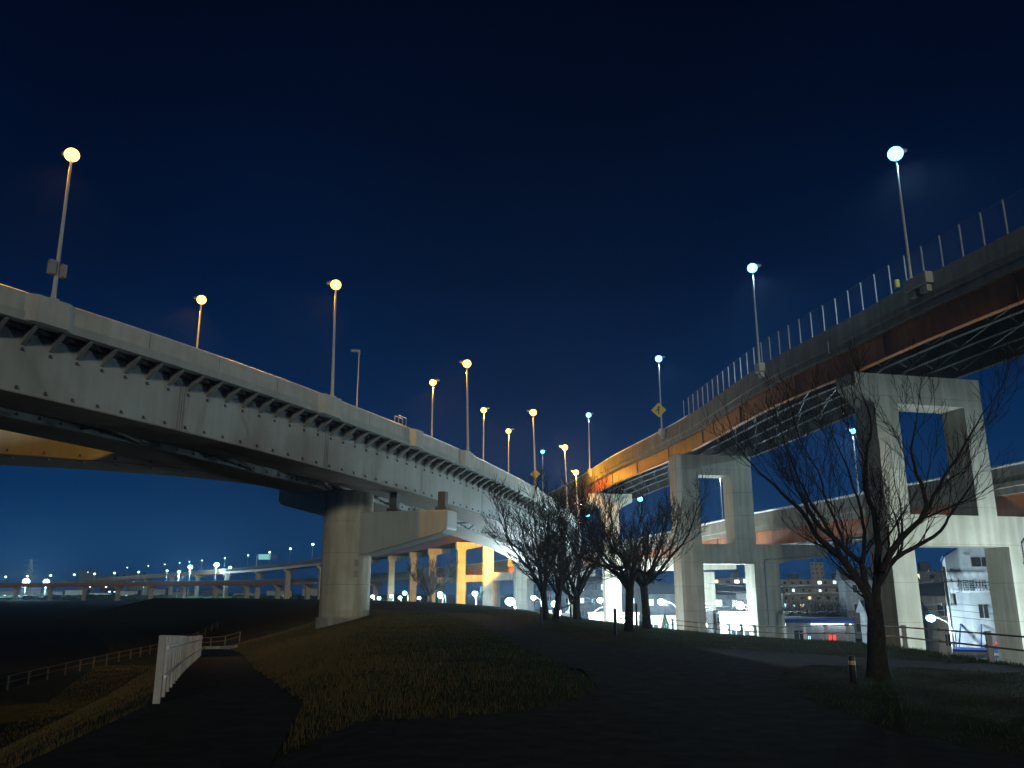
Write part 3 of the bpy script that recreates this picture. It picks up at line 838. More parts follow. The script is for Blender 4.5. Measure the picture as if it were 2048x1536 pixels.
# street lamps below, with curved arms
def street_lamp(label, head, base, col, glow, power, lens, group='street lamps along the road below'):
    th = thing('street_lamp', label, 'street lamp', (base[0], base[1], 0), group)
    hx, hy, hz = head; bx, by = base
    b = MB(); dx, dy = hx - bx, hy - by
    pts = [(bx, by, 0), (bx, by, hz - 1.3)] + [(bx + dx * (1 - math.cos(t)) , by + dy * (1 - math.cos(t)), hz - 1.3 + 1.4 * math.sin(t)) for t in (.3, .6, .9, 1.2, 1.45)]
    b.tube(pts, [.09, .075, .06, .055, .05, .045, .04], 8); b.build('pole', 'galvanised', th, True)
    b = MB(); dv = Vector((dx, dy, 0)).normalized() if math.hypot(dx, dy) > .05 else Vector((1, 0, 0)); nv = Vector((-dv.y, dv.x, 0))
    b.frame_box(Vector((hx, hy, hz + .1)) - dv * .25 - nv * .14, dv * .6, nv * .28, (0, 0, .12)); hd = b.build('lamp_head', 'fixture_grey', th)
    b = MB(); b.ball((hx, hy, hz - .05), lens, 1, 1, .8); b.build('lens', glow, hd, True)
    if power:
        L = bpy.data.lights.new('lamp_light', 'POINT'); L.energy = power * 6.5; L.color = col; L.shadow_soft_size = .15
        lo = bpy.data.objects.new('lamp_light', L); COL.objects.link(lo); lo.parent = th; lo.location = (hx - bx, hy - by, hz - lens - .25)
STC = (.66, .88, 1.0)
ST = [('street lamp of the same row continuing right of the photo edge', (33.6, 45.5, 4.9), (35.0, 45.0), .24, 1500),
      ('street lamp right of the big tree beside a utility pole', (32.85, 67.5, 4.7), (34.3, 67.0), .34, 170),
      ('bright street lamp at the right foot of the second portal', (20.5, 93.6, 4.0), (21.3, 93.8), .46, 1800),
      ('street lamp above the white warehouse', (26.98, 101.47, 5.17), (29.2, 101.8), .52, 2600),
      ('street lamp with long arm left of the second portal', (20.57, 118.22, 5.4), (22.8, 118.6), .5, 2200),
      ('low street lamp with long curved arm left of the pair of trees', (14.33, 124.18, 4.63), (11.6, 123.9), .55, 2400),
      ('street lamp just above and left of the low curved lamp', (15.34, 149.21, 5.33), (17.5, 149.5), .55, 2000),
      ('street lamp seen between two trunks left of centre trees', (5.51, 109.86, 5.23), (6.2, 110.2), .48, 2200),
      ('large white street lamp glaring below the flyover end', (-.32, 140.0, 5.2), (.6, 140.2), .8, 3600),
      ('small distant street lamp beside the flyover end', (4.52, 179.94, 5.58), (6.2, 180), .55, 1200),
      ('street lamp beside the letter P sign', (-8.22, 189.82, 6.4), (-8.0, 190.1), .65, 2200),
      ('greenish signal lamp right of the small far tree', (-17.63, 209.26, 6.36), (-16.2, 209.5), .6, 260),
      ('greenish signal lamp left in the small far tree', (-28.9, 230, 6.5), (-28, 230.4), .6, 260),
      ('white street lamp just under the greenish signal lamp', (-20.2, 240, 5.6), (-19.4, 240.4), .6, 200),
      ('small bluish lamp low in front of the leaning tree trunk', (11.2, 86.5, 3.95), (11.6, 86.7), .16, 250)]
for lab, h, bs, lens, pw in ST:
    gr = 'greenish' in lab
    street_lamp(lab, h, bs, (.4, 1, .8) if gr and 'under' not in lab else STC, 'green_glow' if gr and 'under' not in lab else 'street_glow', pw, lens)
for k, (x, y, z) in enumerate([(-53.12, 325.7, 5.12), (-50.68, 326.08, 4.57), (-46.04, 326.77, 5.3), (-42.83, 327.21, 4.75), (-38.33, 327.77, 5.3), (-35.66, 328.07, 4.56)]):
    street_lamp('%s from the left in the row of lamps right of the round pier' % ORD[k], (x, y, z), (x + .6, y + .2), STC, 'street_glow', 80, .72, 'row of lamps right of the round pier')
# amber lamp hung under the far deck
b = MB(); b.ball((-8.0, 201.0, 18.75), .42); o = b.build('amber_bulkhead_lamp', 'sodium_glow', None, True)
tag(o, 'small amber lamp hung under the far upper deck', 'lamp')
L = bpy.data.lights.new('lamp_light', 'SPOT'); L.energy = 230000; L.color = (1, .50, .025); L.shadow_soft_size = .3; L.spot_size = R(95); L.spot_blend = .5  # strong spot added to wash the pier row amber like the flyover lamps
lo = bpy.data.objects.new('lamp_light', L); COL.objects.link(lo); lo.parent = o; lo.location = (-8.2, 201.2, 17.9)
lo.rotation_euler = Vector((-32, 120, -3)).to_track_quat('-Z', 'Y').to_euler()

# far viaduct lamps
def far_lamp(label, x, y, z, base_z, r, glow, group):
    b = MB(); b.tube([(x, y, base_z), (x, y, z)], .14, 4); th = thing('viaduct_lamp', label, 'street lamp', (x, y, base_z), group)
    b.build('pole', 'lamp_pole_paint', th); b = MB(); b.ball((x, y, z), r, 1, 1, .8, 8, 6); b.build('lens', glow, th, True)
UPL = [(644, 1096), (607, 1101), (569, 1106), (529, 1111), (490, 1116), (453, 1121), (417, 1125), (393, 1128), (365, 1132), (325, 1137), (285, 1141)]
FU = [(-105.8, 470), (-130, 517), (-157.5, 562), (-188, 609), (-224, 655), (-262, 702), (-284, 735), (-305, 760), (-338, 800), (-372, 845), (-415, 905)]
for k, (x, y) in enumerate(FU):
    s = WU.near(x, y); p = WU.ats(s, .2)[0]
    far_lamp('small white lamp, %d from the round pier along the far upper deck' % (k + 1), p.x, p.y, 32.5, 24.1, [.75, .7, .7, .6, .5, .5, .5, .5, .6, .6, .6][k], 'far_glow', 'lamps along the far upper deck')
for k, (x, y) in enumerate([(-274, 674), (-305, 700), (-335, 716), (-358, 731), (-383, 743), (-412, 757), (-440, 771), (-466, 783), (-492, 793)]):
    p = WL.ats(WL.near(x, y), .2)[0]
    far_lamp('white lamp, %d from the right along the far lower deck' % (k + 1), p.x, p.y, 23.3 - (.4 * k), 15, .95, 'far_glow', 'lamps along the far lower deck')
# floodlight masts of the yard beyond
FL = [(-503, 820, 17.0, 3.0, 'flood_glow', 'leftmost of the three glaring floodlights on the horizon'), (-478, 838, 17.0, 3.5, 'flood_glow', 'middle of the three glaring floodlights on the horizon'),
      (-462, 845, 17.0, 3.0, 'flood_glow', 'rightmost of the three glaring floodlights on the horizon'),
      (-253, 667, 26.0, 1.9, 'flood_green', 'greenish floodlight above the far lower deck, leftmost of three'), (-230, 660, 27.5, 2.1, 'flood_green', 'greenish floodlight above the far lower deck, middle of three'),
      (-216, 650, 25.0, 1.3, 'flood_green', 'greenish floodlight above the far lower deck, rightmost of three'), (-265, 676, 22.5, 1.3, 'flood_green', 'small greenish floodlight beside a leaning mast')]
for x, y, z, r, g, lab in FL:
    th = thing('floodlight', lab, 'floodlight', (x, y, 0), 'floodlights on the horizon')
    b = MB(); b.tube([(x, y, 0), (x, y, z)], .25, 5); b.build('mast', 'lamp_pole_paint', th)
    b = MB(); b.ball((x, y, z), r, 1, .6, .8, 12, 8); b.build('lens', g, th, True)
    L = bpy.data.lights.new('lamp_light', 'POINT'); L.energy = 70000 if g == 'flood_glow' else 22000; L.color = (.45, .8, 1.0); L.shadow_soft_size = r
    lo = bpy.data.objects.new('lamp_light', L); COL.objects.link(lo); lo.parent = th; lo.location = (0, -1.2, z - r - 1.2)

# ------------------------------------------------------------------ fences on the levee
rf = thing('guard_fence', 'two-rail guard fence with grey posts along the levee edge at right', 'fence', (17.4, 50, 3.7))
FY = [22.6, 25.4, 28.26, 31.54, 36.07, 40.8, 44.53, 48.0, 51.49, 55.22, 58.61, 61.49, 64.19, 66.91, 69.51, 72.05, 74.79, 77.6]
fpt = []
for y in FY:
    x = lin(XF, y) - .25; fpt.append(Vector((x, y, ground(x, y))))
for i, p in enumerate(fpt):
    d = (fpt[min(i + 1, len(fpt) - 1)] - fpt[max(i - 1, 0)]).normalized()
    b = MB(); b.cbox((p.x, p.y), d, .045, .085, p.z - .3, p.z + .98)
    b.build('post', 'post_grey', rf)
    b = MB()
    for h in (.90, .50):
        b = MB(); c_ = p + Vector((-.10, -.02, h)); b.box(c_.x - .05, c_.x + .012, c_.y - .05, c_.y + .05, c_.z - .05, c_.z + .05)
        b.build('rail_clamp', 'dark_rail', rf)
for h in (.90, .50):
    b = MB(); b.tube([p + Vector((-.17, 0, h)) for p in fpt], .032, 6); b.build('rail', 'dark_rail', rf)
# white fence on the slope path
wf = thing('white_fence', 'white post fence receding down beside the sloping path at left', 'fence', (-6.5, 14.7, 4.4))
wy = [14.75 + 1.5 * i for i in range(24)]
wp = []
for y in wy:
    x = path_left(y) + .12; wp.append(Vector((x, y, ground(x, y))))
for i, p in enumerate(wp):
    d = (wp[min(i + 1, len(wp) - 1)] - wp[max(i - 1, 0)]).normalized(); n = Vector((-d.y, d.x, 0))
    b = MB(); o_ = p - n * .03 - d * .11 + Vector((0, 0, -.3))
    b.frame_box(o_, d * .22, n * .12, (0, 0, 1.42)); ob = b.build('post', 'white_paint', wf)
    md = ob.modifiers.new('bevel', 'BEVEL'); md.width = .015; md.segments = 2
for h in (.92, .45):
    b = MB(); b.tube([p + Vector((.075, -.03, h)) for p in wp], .03, 6); b.build('rail', 'galvanised', wf)
lf = thing('lower_fence', 'long low two-rail fence at the foot of the levee slope', 'fence', (-37, 70, 0))
lp = []
q0 = [(-33.2, 46, .05), (-34.8, 58, .05), (-36.8, 72, .05), (-38.6, 88, .1), (-40.2, 106, .3), (-41.6, 122, .3)]
lp = catmull(q0, 2.9)
for i, p in enumerate(lp):
    g = ground(p.x, p.y); p.z = g
    b = MB(); b.box(p.x - .05, p.x + .05, p.y - .05, p.y + .05, g - .2, g + .95); b.build('post', 'dull_fence', lf)
for h in (.92, .5):
    b = MB(); b.tube([p + Vector((.0, -.075, h)) for p in lp], .03, 5); b.build('rail', 'dull_fence', lf)
ef = thing('path_end_fence', 'short crossing fence where the sloping path ends', 'fence', (-36, 100, .3))
ep = [Vector((x, 84 + k * .3, 0)) for k, x in enumerate([-30.6, -29.3, -28.0, -26.7])]
for p in ep:
    p.z = ground(p.x, p.y); b = MB(); b.box(p.x - .05, p.x + .05, p.y - .05, p.y + .05, p.z - .2, p.z + .95); b.build('post', 'dull_fence', ef)
for h in (.92, .5):
    b = MB(); b.tube([p + Vector((0, -.075, h)) for p in ep], .03, 5); b.build('rail', 'dull_fence', ef)
b = MB(); kp = [Vector((path_left(y) - .05 + k, y, 0)) for k, y in ((0, 66), (.6, 70), (1.9, 71), (3.0, 69))]
for a, c_ in zip(kp, kp[1:]):
    a.z = ground(a.x, a.y); c_.z = ground(c_.x, c_.y); dd = (c_ - a); nn = Vector((-dd.y, dd.x, 0)).normalized()
    b.frame_box(a - Vector((0, 0, .1)), dd, nn * .25, (0, 0, .35))
tag(b.build('kerb_wall', 'concrete'), 'low curved kerb wall where the sloping path turns', 'kerb')

# bollards and stakes
bo = thing('bollard', 'black bollard with pale yellow band left of the big tree trunk', 'bollard', (6.24, 16.0, ground(6.24, 16.0)))
gx = bo.location
b = MB(); b.tube([gx + Vector((0, 0, -.2)), gx + Vector((0, 0, .46)), gx + Vector((0, 0, .49))], [.058, .058, .045], 14); b.build('post', 'black_metal', bo, True)
b = MB(); b.tube([gx + Vector((0, 0, .33)), gx + Vector((0, 0, .40))], .0605, 14, cap=False); b.build('reflective_band', 'yellow_band', bo, True)
for lab, x, y, h in (('thin dark stake left of the twin tree trunks', 1.52, 45.2, .9), ('short dark stake right of the twin tree trunks', 3.55, 52, .9), ('thick dark stake between the pair of trees', 6.3, 43.5, 1.25), ('low dark stake left of the pair of trees', 4.02, 33.6, 1.0)):
    b = MB(); z = ground(x, y); b.tube([(x, y, z - .2), (x + .01, y, z + h * .95), (x + .01, y, z + h)], [.06, .055, .03], 8); tag(b.build('stake', 'black_metal'), lab, 'stake', 'stakes along the crest')

# ------------------------------------------------------------------ bare trees
def grow(mb, p, d, length, rad, depth, rnd, rmin, up=.10, wob=.10, kids=(3, 4)):
    """one branch: a wobbling tapered tube with side shoots"""
    n = 5 if depth > 0 else 4
    pts = [p.copy()]; rs = [rad]; dirs = []
    q = p.copy(); dd = d.normalized()
    for i in range(n):
        dd = (dd + Vector((rnd.gauss(0, wob), rnd.gauss(0, wob), rnd.gauss(0, wob * .6) + up))).normalized()
        q = q + dd * (length / n); pts.append(q.copy()); rs.append(max(rmin, rad * (1 - .72 * (i + 1) / n))); dirs.append(dd.copy())
    mb.tube(pts, rs, 5 if rad > .03 else (4 if rad > .016 else 3), cap=False)
    if depth <= 0: return
    k = rnd.randint(*kids)
    for j in range(k):
        t = .22 + .78 * (j + rnd.random() * .8) / k
        t = min(t, .98); i = min(n - 1, int(t * n)); f = t * n - i
        b0 = pts[i].lerp(pts[i + 1], f)
        ax = dirs[i].orthogonal().normalized()
        ax = (ax * math.cos(a := rnd.random() * 6.283) + dirs[i].cross(ax) * math.sin(a))
        ang = rnd.uniform(.38, .80)
        nd = dirs[i] * math.cos(ang) + ax * math.sin(ang)
        nd.z = nd.z * .9 + .12
        grow(mb, b0, nd, length * rnd.uniform(.45, .75), max(rmin, rs[i] * .58), depth - 1, rnd, rmin, up * .9, wob * 1.1, kids)
    grow(mb, pts[-1], dirs[-1], length * .55, max(rmin, rs[-1]), depth - 1, rnd, rmin, up, wob * 1.1, kids)
def limb(mb, pts, r0, r1, rnd, rmin, depth, twl, every=.34, start=.25):
    pts = catmull(pts, .18)
    n = len(pts)
    rs = [r0 + (r1 - r0) * (i / (n - 1)) ** .8 for i in range(n)]
    for i in range(1, n - 1): pts[i] = pts[i] + Vector((rnd.gauss(0, .012), rnd.gauss(0, .012), rnd.gauss(0, .012)))
    mb.tube(pts, rs, 7, cap=False)
    L = 0; nxt = start
    for i in range(1, n):
        L += (pts[i] - pts[i - 1]).length
        if L > nxt:
            nxt = L + every * rnd.uniform(.6, 1.4)
            d = (pts[i] - pts[i - 1]).normalized()
            ax = d.orthogonal().normalized(); a = rnd.random() * 6.283
            ax = ax * math.cos(a) + d.cross(ax) * math.sin(a); ang = rnd.uniform(.40, .85)
            nd = d * math.cos(ang) + ax * math.sin(ang); nd.z = nd.z * .8 + .22
            grow(mb, pts[i], nd, twl * rnd.uniform(.6, 1.15), max(rmin, rs[i] * .42), depth, rnd, rmin)
    grow(mb, pts[-1], (pts[-1] - pts[-2]), twl * .9, max(rmin, r1), depth, rnd, rmin)
def root_flare(b, x, y, z, r, top, rt, lean=(0, 0)):
    tx, ty = x + lean[0], y + lean[1]
    b.tube([(x, y, z - .15), (x, y, z + .05), (x, y, z + .25), (x + lean[0] * .4, y + lean[1] * .4, z + (top - z) * .5), (tx, ty, top)], [r * 1.5, r * 1.32, r * 1.08, r * .94, rt], 14); b.ball((tx, ty, top), rt, 1, 1, .8, 14, 8)
rnd = random.Random(5)
K = .92
bx, by = 7.5, 17.9; bz = ground(bx, by)
bt = thing('bare_tree', 'largest bare tree, spreading dark in front of the near portal', 'tree', (bx, by, bz), 'bare trees on the levee')
b = MB(); root_flare(b, bx, by, bz, .20, bz + 1.40 * K, .155, (.07, 0)); b.build('trunk', 'bark', bt, True)
LIMBS = [([(.02, 1.10), (-.10, 1.75), (-.39, 2.24), (-.71, 2.65), (-1.04, 2.9), (-1.32, 3.2), (-1.58, 3.7), (-1.99, 4.06), (-2.44, 4.47)], .125, .02, -.5, 3),
         ([(.05, 1.15), (-.01, 2.05), (-.02, 2.52), (-.25, 2.74), (-.53, 3.06), (-.78, 3.29), (-1.04, 3.79), (-1.25, 4.29), (-1.33, 4.83)], .11, .018, .7, 3),
         ([(-.02, 2.50), (.04, 2.79), (.14, 3.2), (.13, 3.74), (.03, 4.29), (-.09, 4.92), (-.26, 5.47)], .055, .014, .5, 3),
         ([(.08, 1.10), (.20, 2.1), (.32, 2.83), (.35, 3.33), (.3, 3.74), (.23, 4.38), (.34, 5.02), (.54, 5.7), (.52, 6.2)], .13, .016, .25, 3),
         ([(.24, 2.30), (.51, 2.83), (.86, 3.2), (1.15, 3.42), (1.32, 3.74), (1.3, 4.02), (1.13, 4.47), (1.06, 5.06), (1.18, 5.6)], .095, .016, -.6, 3),
         ([(1.26, 3.55), (1.64, 4.2), (2.01, 4.79), (2.34, 5.38), (2.77, 6.0)], .05, .012, -.9, 3),
         ([(.17, 1.95), (.56, 2.42), (.95, 2.74), (1.46, 2.97), (1.94, 3.24), (2.34, 3.7), (2.74, 4.11), (3.1, 4.56)], .075, .013, .55, 2),
         ([(.9, 2.70), (1.12, 3.11), (1.22, 3.6), (1.3, 4.1)], .035, .012, .8, 2),
         ([(-.71, 2.65), (-.93, 3.11), (-1.32, 3.65), (-1.65, 4.29), (-1.91, 4.83)], .05, .013, -.9, 3),
         ([(-.25, 2.74), (-.3, 3.3), (-.45, 4.0), (-.5, 4.8), (-.75, 5.5)], .045, .013, 1.3, 3)]
b = MB()
for pts, r0, r1, dy, dep in LIMBS:
    zz = pts[0][1]
    y0 = 0 if zz < 2.3 else dy * .35
    v3 = [Vector((bx + x * K, by + y0 + (dy - y0) * ((z - zz) / (pts[-1][1] - zz + .01)) ** 1.0, bz + z * K)) for x, z in pts]
    limb(b, v3, r0 * K, r1, rnd, .0052, 2 if dep == 3 else 1, 1.15, .27, .25)
b.build('branches', 'twig', bt, True)
def vase_tree(label, x, y, h, spread, r, seed, fork=.26, nl=6, lean=0, depth=2, rmin=.010, every=.33, group='bare trees on the levee'):
    rnd = random.Random(seed); z = ground(x, y)
    t = thing('bare_tree', label, 'tree', (x, y, z), group)
    b = MB(); root_flare(b, x, y, z, r, z + h * fork, r * .95, (lean, 0)); b.build('trunk', 'bark', t, True)
    b = MB()
    for k in range(nl):
        a = 6.283 * k / nl + rnd.uniform(-.3, .3); sp = spread * rnd.uniform(.85, 1.35); hh = h * rnd.uniform(.66, .98)
        if k == 0: sp *= .15
        p0 = Vector((x + lean * .8, y, z + h * fork * rnd.uniform(.8, .98)))
        c_, s_ = math.cos(a), math.sin(a)
        P = [p0]
        for f, e in ((.22, .16), (.5, .36), (.8, .62), (1.0, .9)):
            P.append(Vector((x + lean + c_ * sp * f, y + s_ * sp * f, z + h * fork + (hh - h * fork) * e + rnd.gauss(0, .04 * h))))
        limb(b, P, r * .52, r * .12, rnd, rmin, depth, h * .21, every, .4)
    b.build('branches', 'twig', t, True)
vase_tree('dense bare tree on left of the middle group, left trunk of twins', 2.04, 51.7, 7.2, 2.3, .20, 11, .22, 7, -.15)
vase_tree('dense bare tree whose trunk is the right one of the twins', 2.75, 53.6, 7.2, 2.4, .20, 12, .22, 7, .2)
vase_tree('bare tree with short straight trunk right of the twin trunks', 4.4, 58.5, 7.4, 3.0, .27, 13, .2, 7)
vase_tree('bare tree with thick trunk beside a small bluish lamp', 5.1, 37.6, 5.6, 2.4, .19, 14, .36, 7, .1)
vase_tree('bare tree with leaning side limb, left of the second portal', 7.14, 45.6, 6.2, 3.3, .22, 15, .38, 8, -.1)
vase_tree('small far bare tree in front of the amber lit piers', -14.2, 149, 6.6, 3.6, .26, 16, .18, 8, depth=2, rmin=.022, every=.35)

# ------------------------------------------------------------------ grass
def blades(name, mat, label, n, seed, region, hmin, hmax, wk):
    rnd = random.Random(seed); vs = []; fs = []
    tries = 0; got = 0
    while got < n and tries < n * 8:
        tries += 1
        q = region(rnd)
        if q is None: continue
        x, y = q
        if is_road(x, y) or is_path(x, y): continue
        dist = math.hypot(x, y)
        g = ground(x, y) + rough(x, y) - .02
        clump = .55 + .75 * (noise.noise(Vector((x * .8, y * .8, seed))) * .5 + .5)
        h = rnd.uniform(hmin, hmax) * clump; wd = wk * (.5 + dist / 26)
        a = rnd.random() * 6.283; ca, sa = math.cos(a) * wd, math.sin(a) * wd
        l = rnd.uniform(.05, .55) * h; b_ = rnd.random() * 6.283; lx, ly = math.cos(b_) * l, math.sin(b_) * l
        i = len(vs)
        vs += [(x - ca, y - sa, g), (x + ca, y + sa, g), (x + ca * .7 + lx * .4, y + sa * .7 + ly * .4, g + h * .6), (x - ca * .7 + lx * .4, y - sa * .7 + ly * .4, g + h * .6), (x + lx, y + ly, g + h)]
        fs += [(i, i + 1, i + 2, i + 3), (i + 3, i + 2, i + 4)]
        got += 1
    b = MB(); b.add(vs, fs)
    tag(b.build(name, mat), label, name.replace('_', ' '), None, 'stuff')
def reg_green(r):
    y = 6.5 + 75 * r.random() ** 1.7
    x = r.uniform(max(path_right(y) + .05, -14), min(lin(XF, y) + 2.0, 18))
    return (x, y)
def reg_dry(r):
    y = 8 + 72 * r.random() ** 1.3
    x0 = path_right(y); x = x0 + .02 + abs(r.gauss(0, 1)) * .55 * (max(lin(CL, y), x0 + 2.1) + 1.6 - x0)
    if r.random() > min(1, .25 + (y - 9) / 16): return None
    if r.random() < .32: x = r.uniform(path_left(y) - 9, path_left(y) - .05)
    return (x, y)
def reg_edge(r):
    y = 22 + 56 * r.random()
    x = lin(XF, y) + r.uniform(-1.5, .6)
    return (x, y)
blades('grass', 'grass_green', 'short green grass over the levee crest', 110000, 21, reg_green, .03, .10, .0045)
blades('dry_grass', 'grass_dry', 'taller dry grass on the slope beside the sloping path', 90000, 22, reg_dry, .05, .17, .0040)
blades('verge_grass', 'grass_green', 'ragged grass along the guard fence', 12000, 23, reg_edge, .05, .20, .005)

# ------------------------------------------------------------------ the town behind the viaduct
def house(label, x, y, dx, wdt, dep, h, wall, roof_h, lit=(), eave=.4, group='houses behind the street', name='house', cols=3, floors=2):
    """box house with hipped/gabled roof, door-height windows on the street face"""
    a = Vector((dx[0], dx[1], 0)).normalized(); n = Vector((-a.y, a.x, 0)); o = Vector((x, y, 0))
    th = thing(name, label, 'house', (x, y, 0), group)
    b = MB(); b.frame_box(o, a * wdt, n * dep, (0, 0, h)); b.build('wall', wall, th)
    b = MB(); e = eave; z = h + .003
    A = o - a * e - n * e + Vector((0, 0, z)); 
    b.prism([A, A + n * (dep + 2 * e), A + n * (dep / 2 + e) + Vector((0, 0, roof_h))], a * (wdt + 2 * e)); b.build('roof', 'roof_tile', th)
    k = 0
    for fl_ in range(floors):
        for c in range(cols):
            z0 = .9 + fl_ * (h / floors); z1 = z0 + min(1.3, h / floors - 1.3)
            s0 = wdt * (c + .28) / cols; sw = wdt * .42 / cols
            b = MB(); p = o + a * s0 - n * .04 + Vector((0, 0, z0)); b.frame_box(p, a * sw, n * .038, (0, 0, z1 - z0))
            f = b.build('window', 'fixture_grey', th)
            b = MB(); p = o + a * (s0 + .06) - n * .055 + Vector((0, 0, z0 + .06)); b.frame_box(p, a * (sw / 2 - .09), n * .014, (0, 0, z1 - z0 - .12)); b.frame_box(p + a * (sw / 2), a * (sw / 2 - .12), n * .014, (0, 0, z1 - z0 - .12))
            b.build('pane', 'dark_glass' if k not in lit else lit[k], f)
            k += 1
    return th
D0 = (.97, -.24)
house('two storey house with dark roof between the second portal legs, left', 34.5, 162, D0, 9, 8, 6.2, 'dark_wall', 2.0, {4: 'window_white'})
house('pale two storey house with lit upper window between second portal legs', 41.0, 156, D0, 8, 8, 6.4, 'plaster_wall', 1.5, {4: 'window_white'})
house('dark roofed house left of the second portal', 26, 170, D0, 9, 8, 6.3, 'dark_wall', 2.0, {1: 'window_white', 3: 'window_white', 5: 'window_blue'})
house('house with four lit windows beyond the leaning tree', 20.5, 205, D0, 13, 9, 9.5, 'dark_wall', 1.6, {5: 'window_white', 6: 'window_white', 8: 'window_white', 9: 'window_white', 10: 'window_blue'}, cols=4, floors=3)
house('house beyond the twin lamps left of the thick trunk', 12.5, 215, D0, 10, 9, 9.3, 'dark_wall', 1.8, {0: 'window_white', 4: 'window_white', 7: 'window_white'}, cols=3, floors=3)
house('grey house left of the factory with small balcony windows', 43, 96, D0, 6.5, 8, 6.3, 'plaster_wall', 1.2, {5: 'window_warm'}, cols=2)
house('dark house low behind the utility pole', 38.3, 92, D0, 5.5, 7, 4.4, 'dark_wall', 1.4, {}, cols=2)
house('farther dark house left of the factory', 50, 128, D0, 10, 8, 8.4, 'dark_wall', 2.0, {1: 'window_white'}, cols=3, floors=3)
house('dim house under the flyover end behind the glaring lamp', 2.5, 225, D0, 9, 9, 7.0, 'dark_wall', 1.8, {2: 'window_white'})
# white warehouse, its bluish neighbour
def shed(name, label, x, y, dx, wdt, dep, h, wall, trim, wins, cat='building', trim_h=.28, group=None):
    a = Vector((dx[0], dx[1], 0)).normalized(); n = Vector((-a.y, a.x, 0)); o = Vector((x, y, 0))
    th = thing(name, label, cat, (x, y, 0), group)
    b = MB(); b.frame_box(o, a * wdt, n * dep, (0, 0, h))
    k = 0
    while k < wdt - .3:                                            # standing seams of the cladding
        b.frame_box(o + a * (k + .2) - n * .02, a * .03, n * .018, (0, 0, h - .02)); k += .45
    b.build('wall', wall, th)
    b = MB(); b.frame_box(o - a * .15 - n * .22 + Vector((0, 0, h + .003)), a * (wdt + .3), n * (dep + .4), (0, 0, trim_h)); b.build('roof', trim, th)
    for s0, s1, z0, z1, m in wins:
        b = MB(); b.frame_box(o + a * s0 - n * .07 + Vector((0, 0, z0)), a * (s1 - s0), n * .048, (0, 0, z1 - z0)); f = b.build('window', 'fixture_grey', th)
        b = MB(); hw = (s1 - s0) / 2
        for q in (0, 1): b.frame_box(o + a * (s0 + .05 + q * hw) - n * .085 + Vector((0, 0, z0 + .05)), a * (hw - .1), n * .014, (0, 0, z1 - z0 - .1))
        b.build('pane', m, f)
    return th
D1 = (.968, -.25)
shed('white_warehouse', 'plain white warehouse behind the second portal, two grey windows', 26.3, 109, D1, 7.2, 9, 4.0, 'white_cladding', 'white_paint', [(1.3, 2.6, 1.1, 2.0, 'dark_glass'), (2.9, 4.2, 1.1, 2.0, 'dark_glass')])
shed('blue_warehouse', 'pale corrugated shed left of the plain white warehouse', 22.6, 117, D1, 4.6, 8, 4.2, 'plaster_wall', 'white_paint', [(3.2, 3.9, 2.1, 2.5, 'dark_glass'), (3.2, 3.9, 1.2, 1.6, 'dark_glass'), (.9, 1.9, 1.0, 1.9, 'window_white')])
sh = shed('shop_building', 'low white shop with rounded blue fascia and red lit window', 27.9, 87.8, D1, 6.5, 7, 3.62, 'white_cladding', 'blue_trim', [(.7, 1.7, 1.7, 2.9, 'dark_glass'), (3.95, 4.75, 1.35, 2.55, 'window_red'), (2.0, 2.3, .3, 2.4, 'window_white')], trim_h=.36)
a = Vector((D1[0], D1[1], 0)).normalized(); n = Vector((-a.y, a.x, 0)); o = Vector((27.9, 87.8, 0)) - n * .30
b = MB(); b.ball(o + a * 1.1 + Vector((0, 0, 1.62)), .22, 1.8, .5, .35); b.build('counter_light', 'shop_light', sh, True)
b = MB(); b.tube([o + a * 2.4 + Vector((0, 0, 3.5)), o + a * 6.2 + Vector((0, 0, 3.5))], .05, 8); b.build('fascia_light', 'shop_light', sh)
b = MB(); b.ball(o + a * 4.15 + Vector((0, 0, 2.4)), .10); b.ball(o + a * 4.1 + Vector((0, 0, 1.55)), .09); b.ball(o + a * 4.4 + Vector((0, 0, 1.6)), .12); b.build('warning_light', 'window_red', sh, True)
for lab, x, y, wd, hh, wins in (('bright white low shopfront left of the pair of trees', 11.6, 129.5, 7.4, 3.4, [(.8, 3.2, .4, 2.2, 'window_white'), (3.8, 6.4, .5, 2.2, 'dark_glass')]),
        ('bright low shopfront behind the leaning tree', 19.6, 127.5, 6.0, 3.0, [(.6, 2.0, .6, 2.1, 'dark_glass'), (2.8, 5.2, .4, 2.2, 'window_white')]),
        ('small white booth glaring below the flyover end', -4.6, 147.0, 6.6, 2.5, [(.6, 2.8, .3, 1.9, 'shop_light'), (3.4, 6.0, .3, 1.9, 'window_white')]),
        ('pale low shed between twin trunks and the flyover end', 3.4, 139.0, 6.0, 3.0, [(.5, 2.4, .5, 2.1, 'window_white'), (3.2, 5.2, .5, 2.1, 'dark_glass')])):
    shed('shopfront', lab, x, y, (.99, -.1), wd, 5, hh, 'white_cladding', 'white_paint', wins, group='shopfronts along the street')
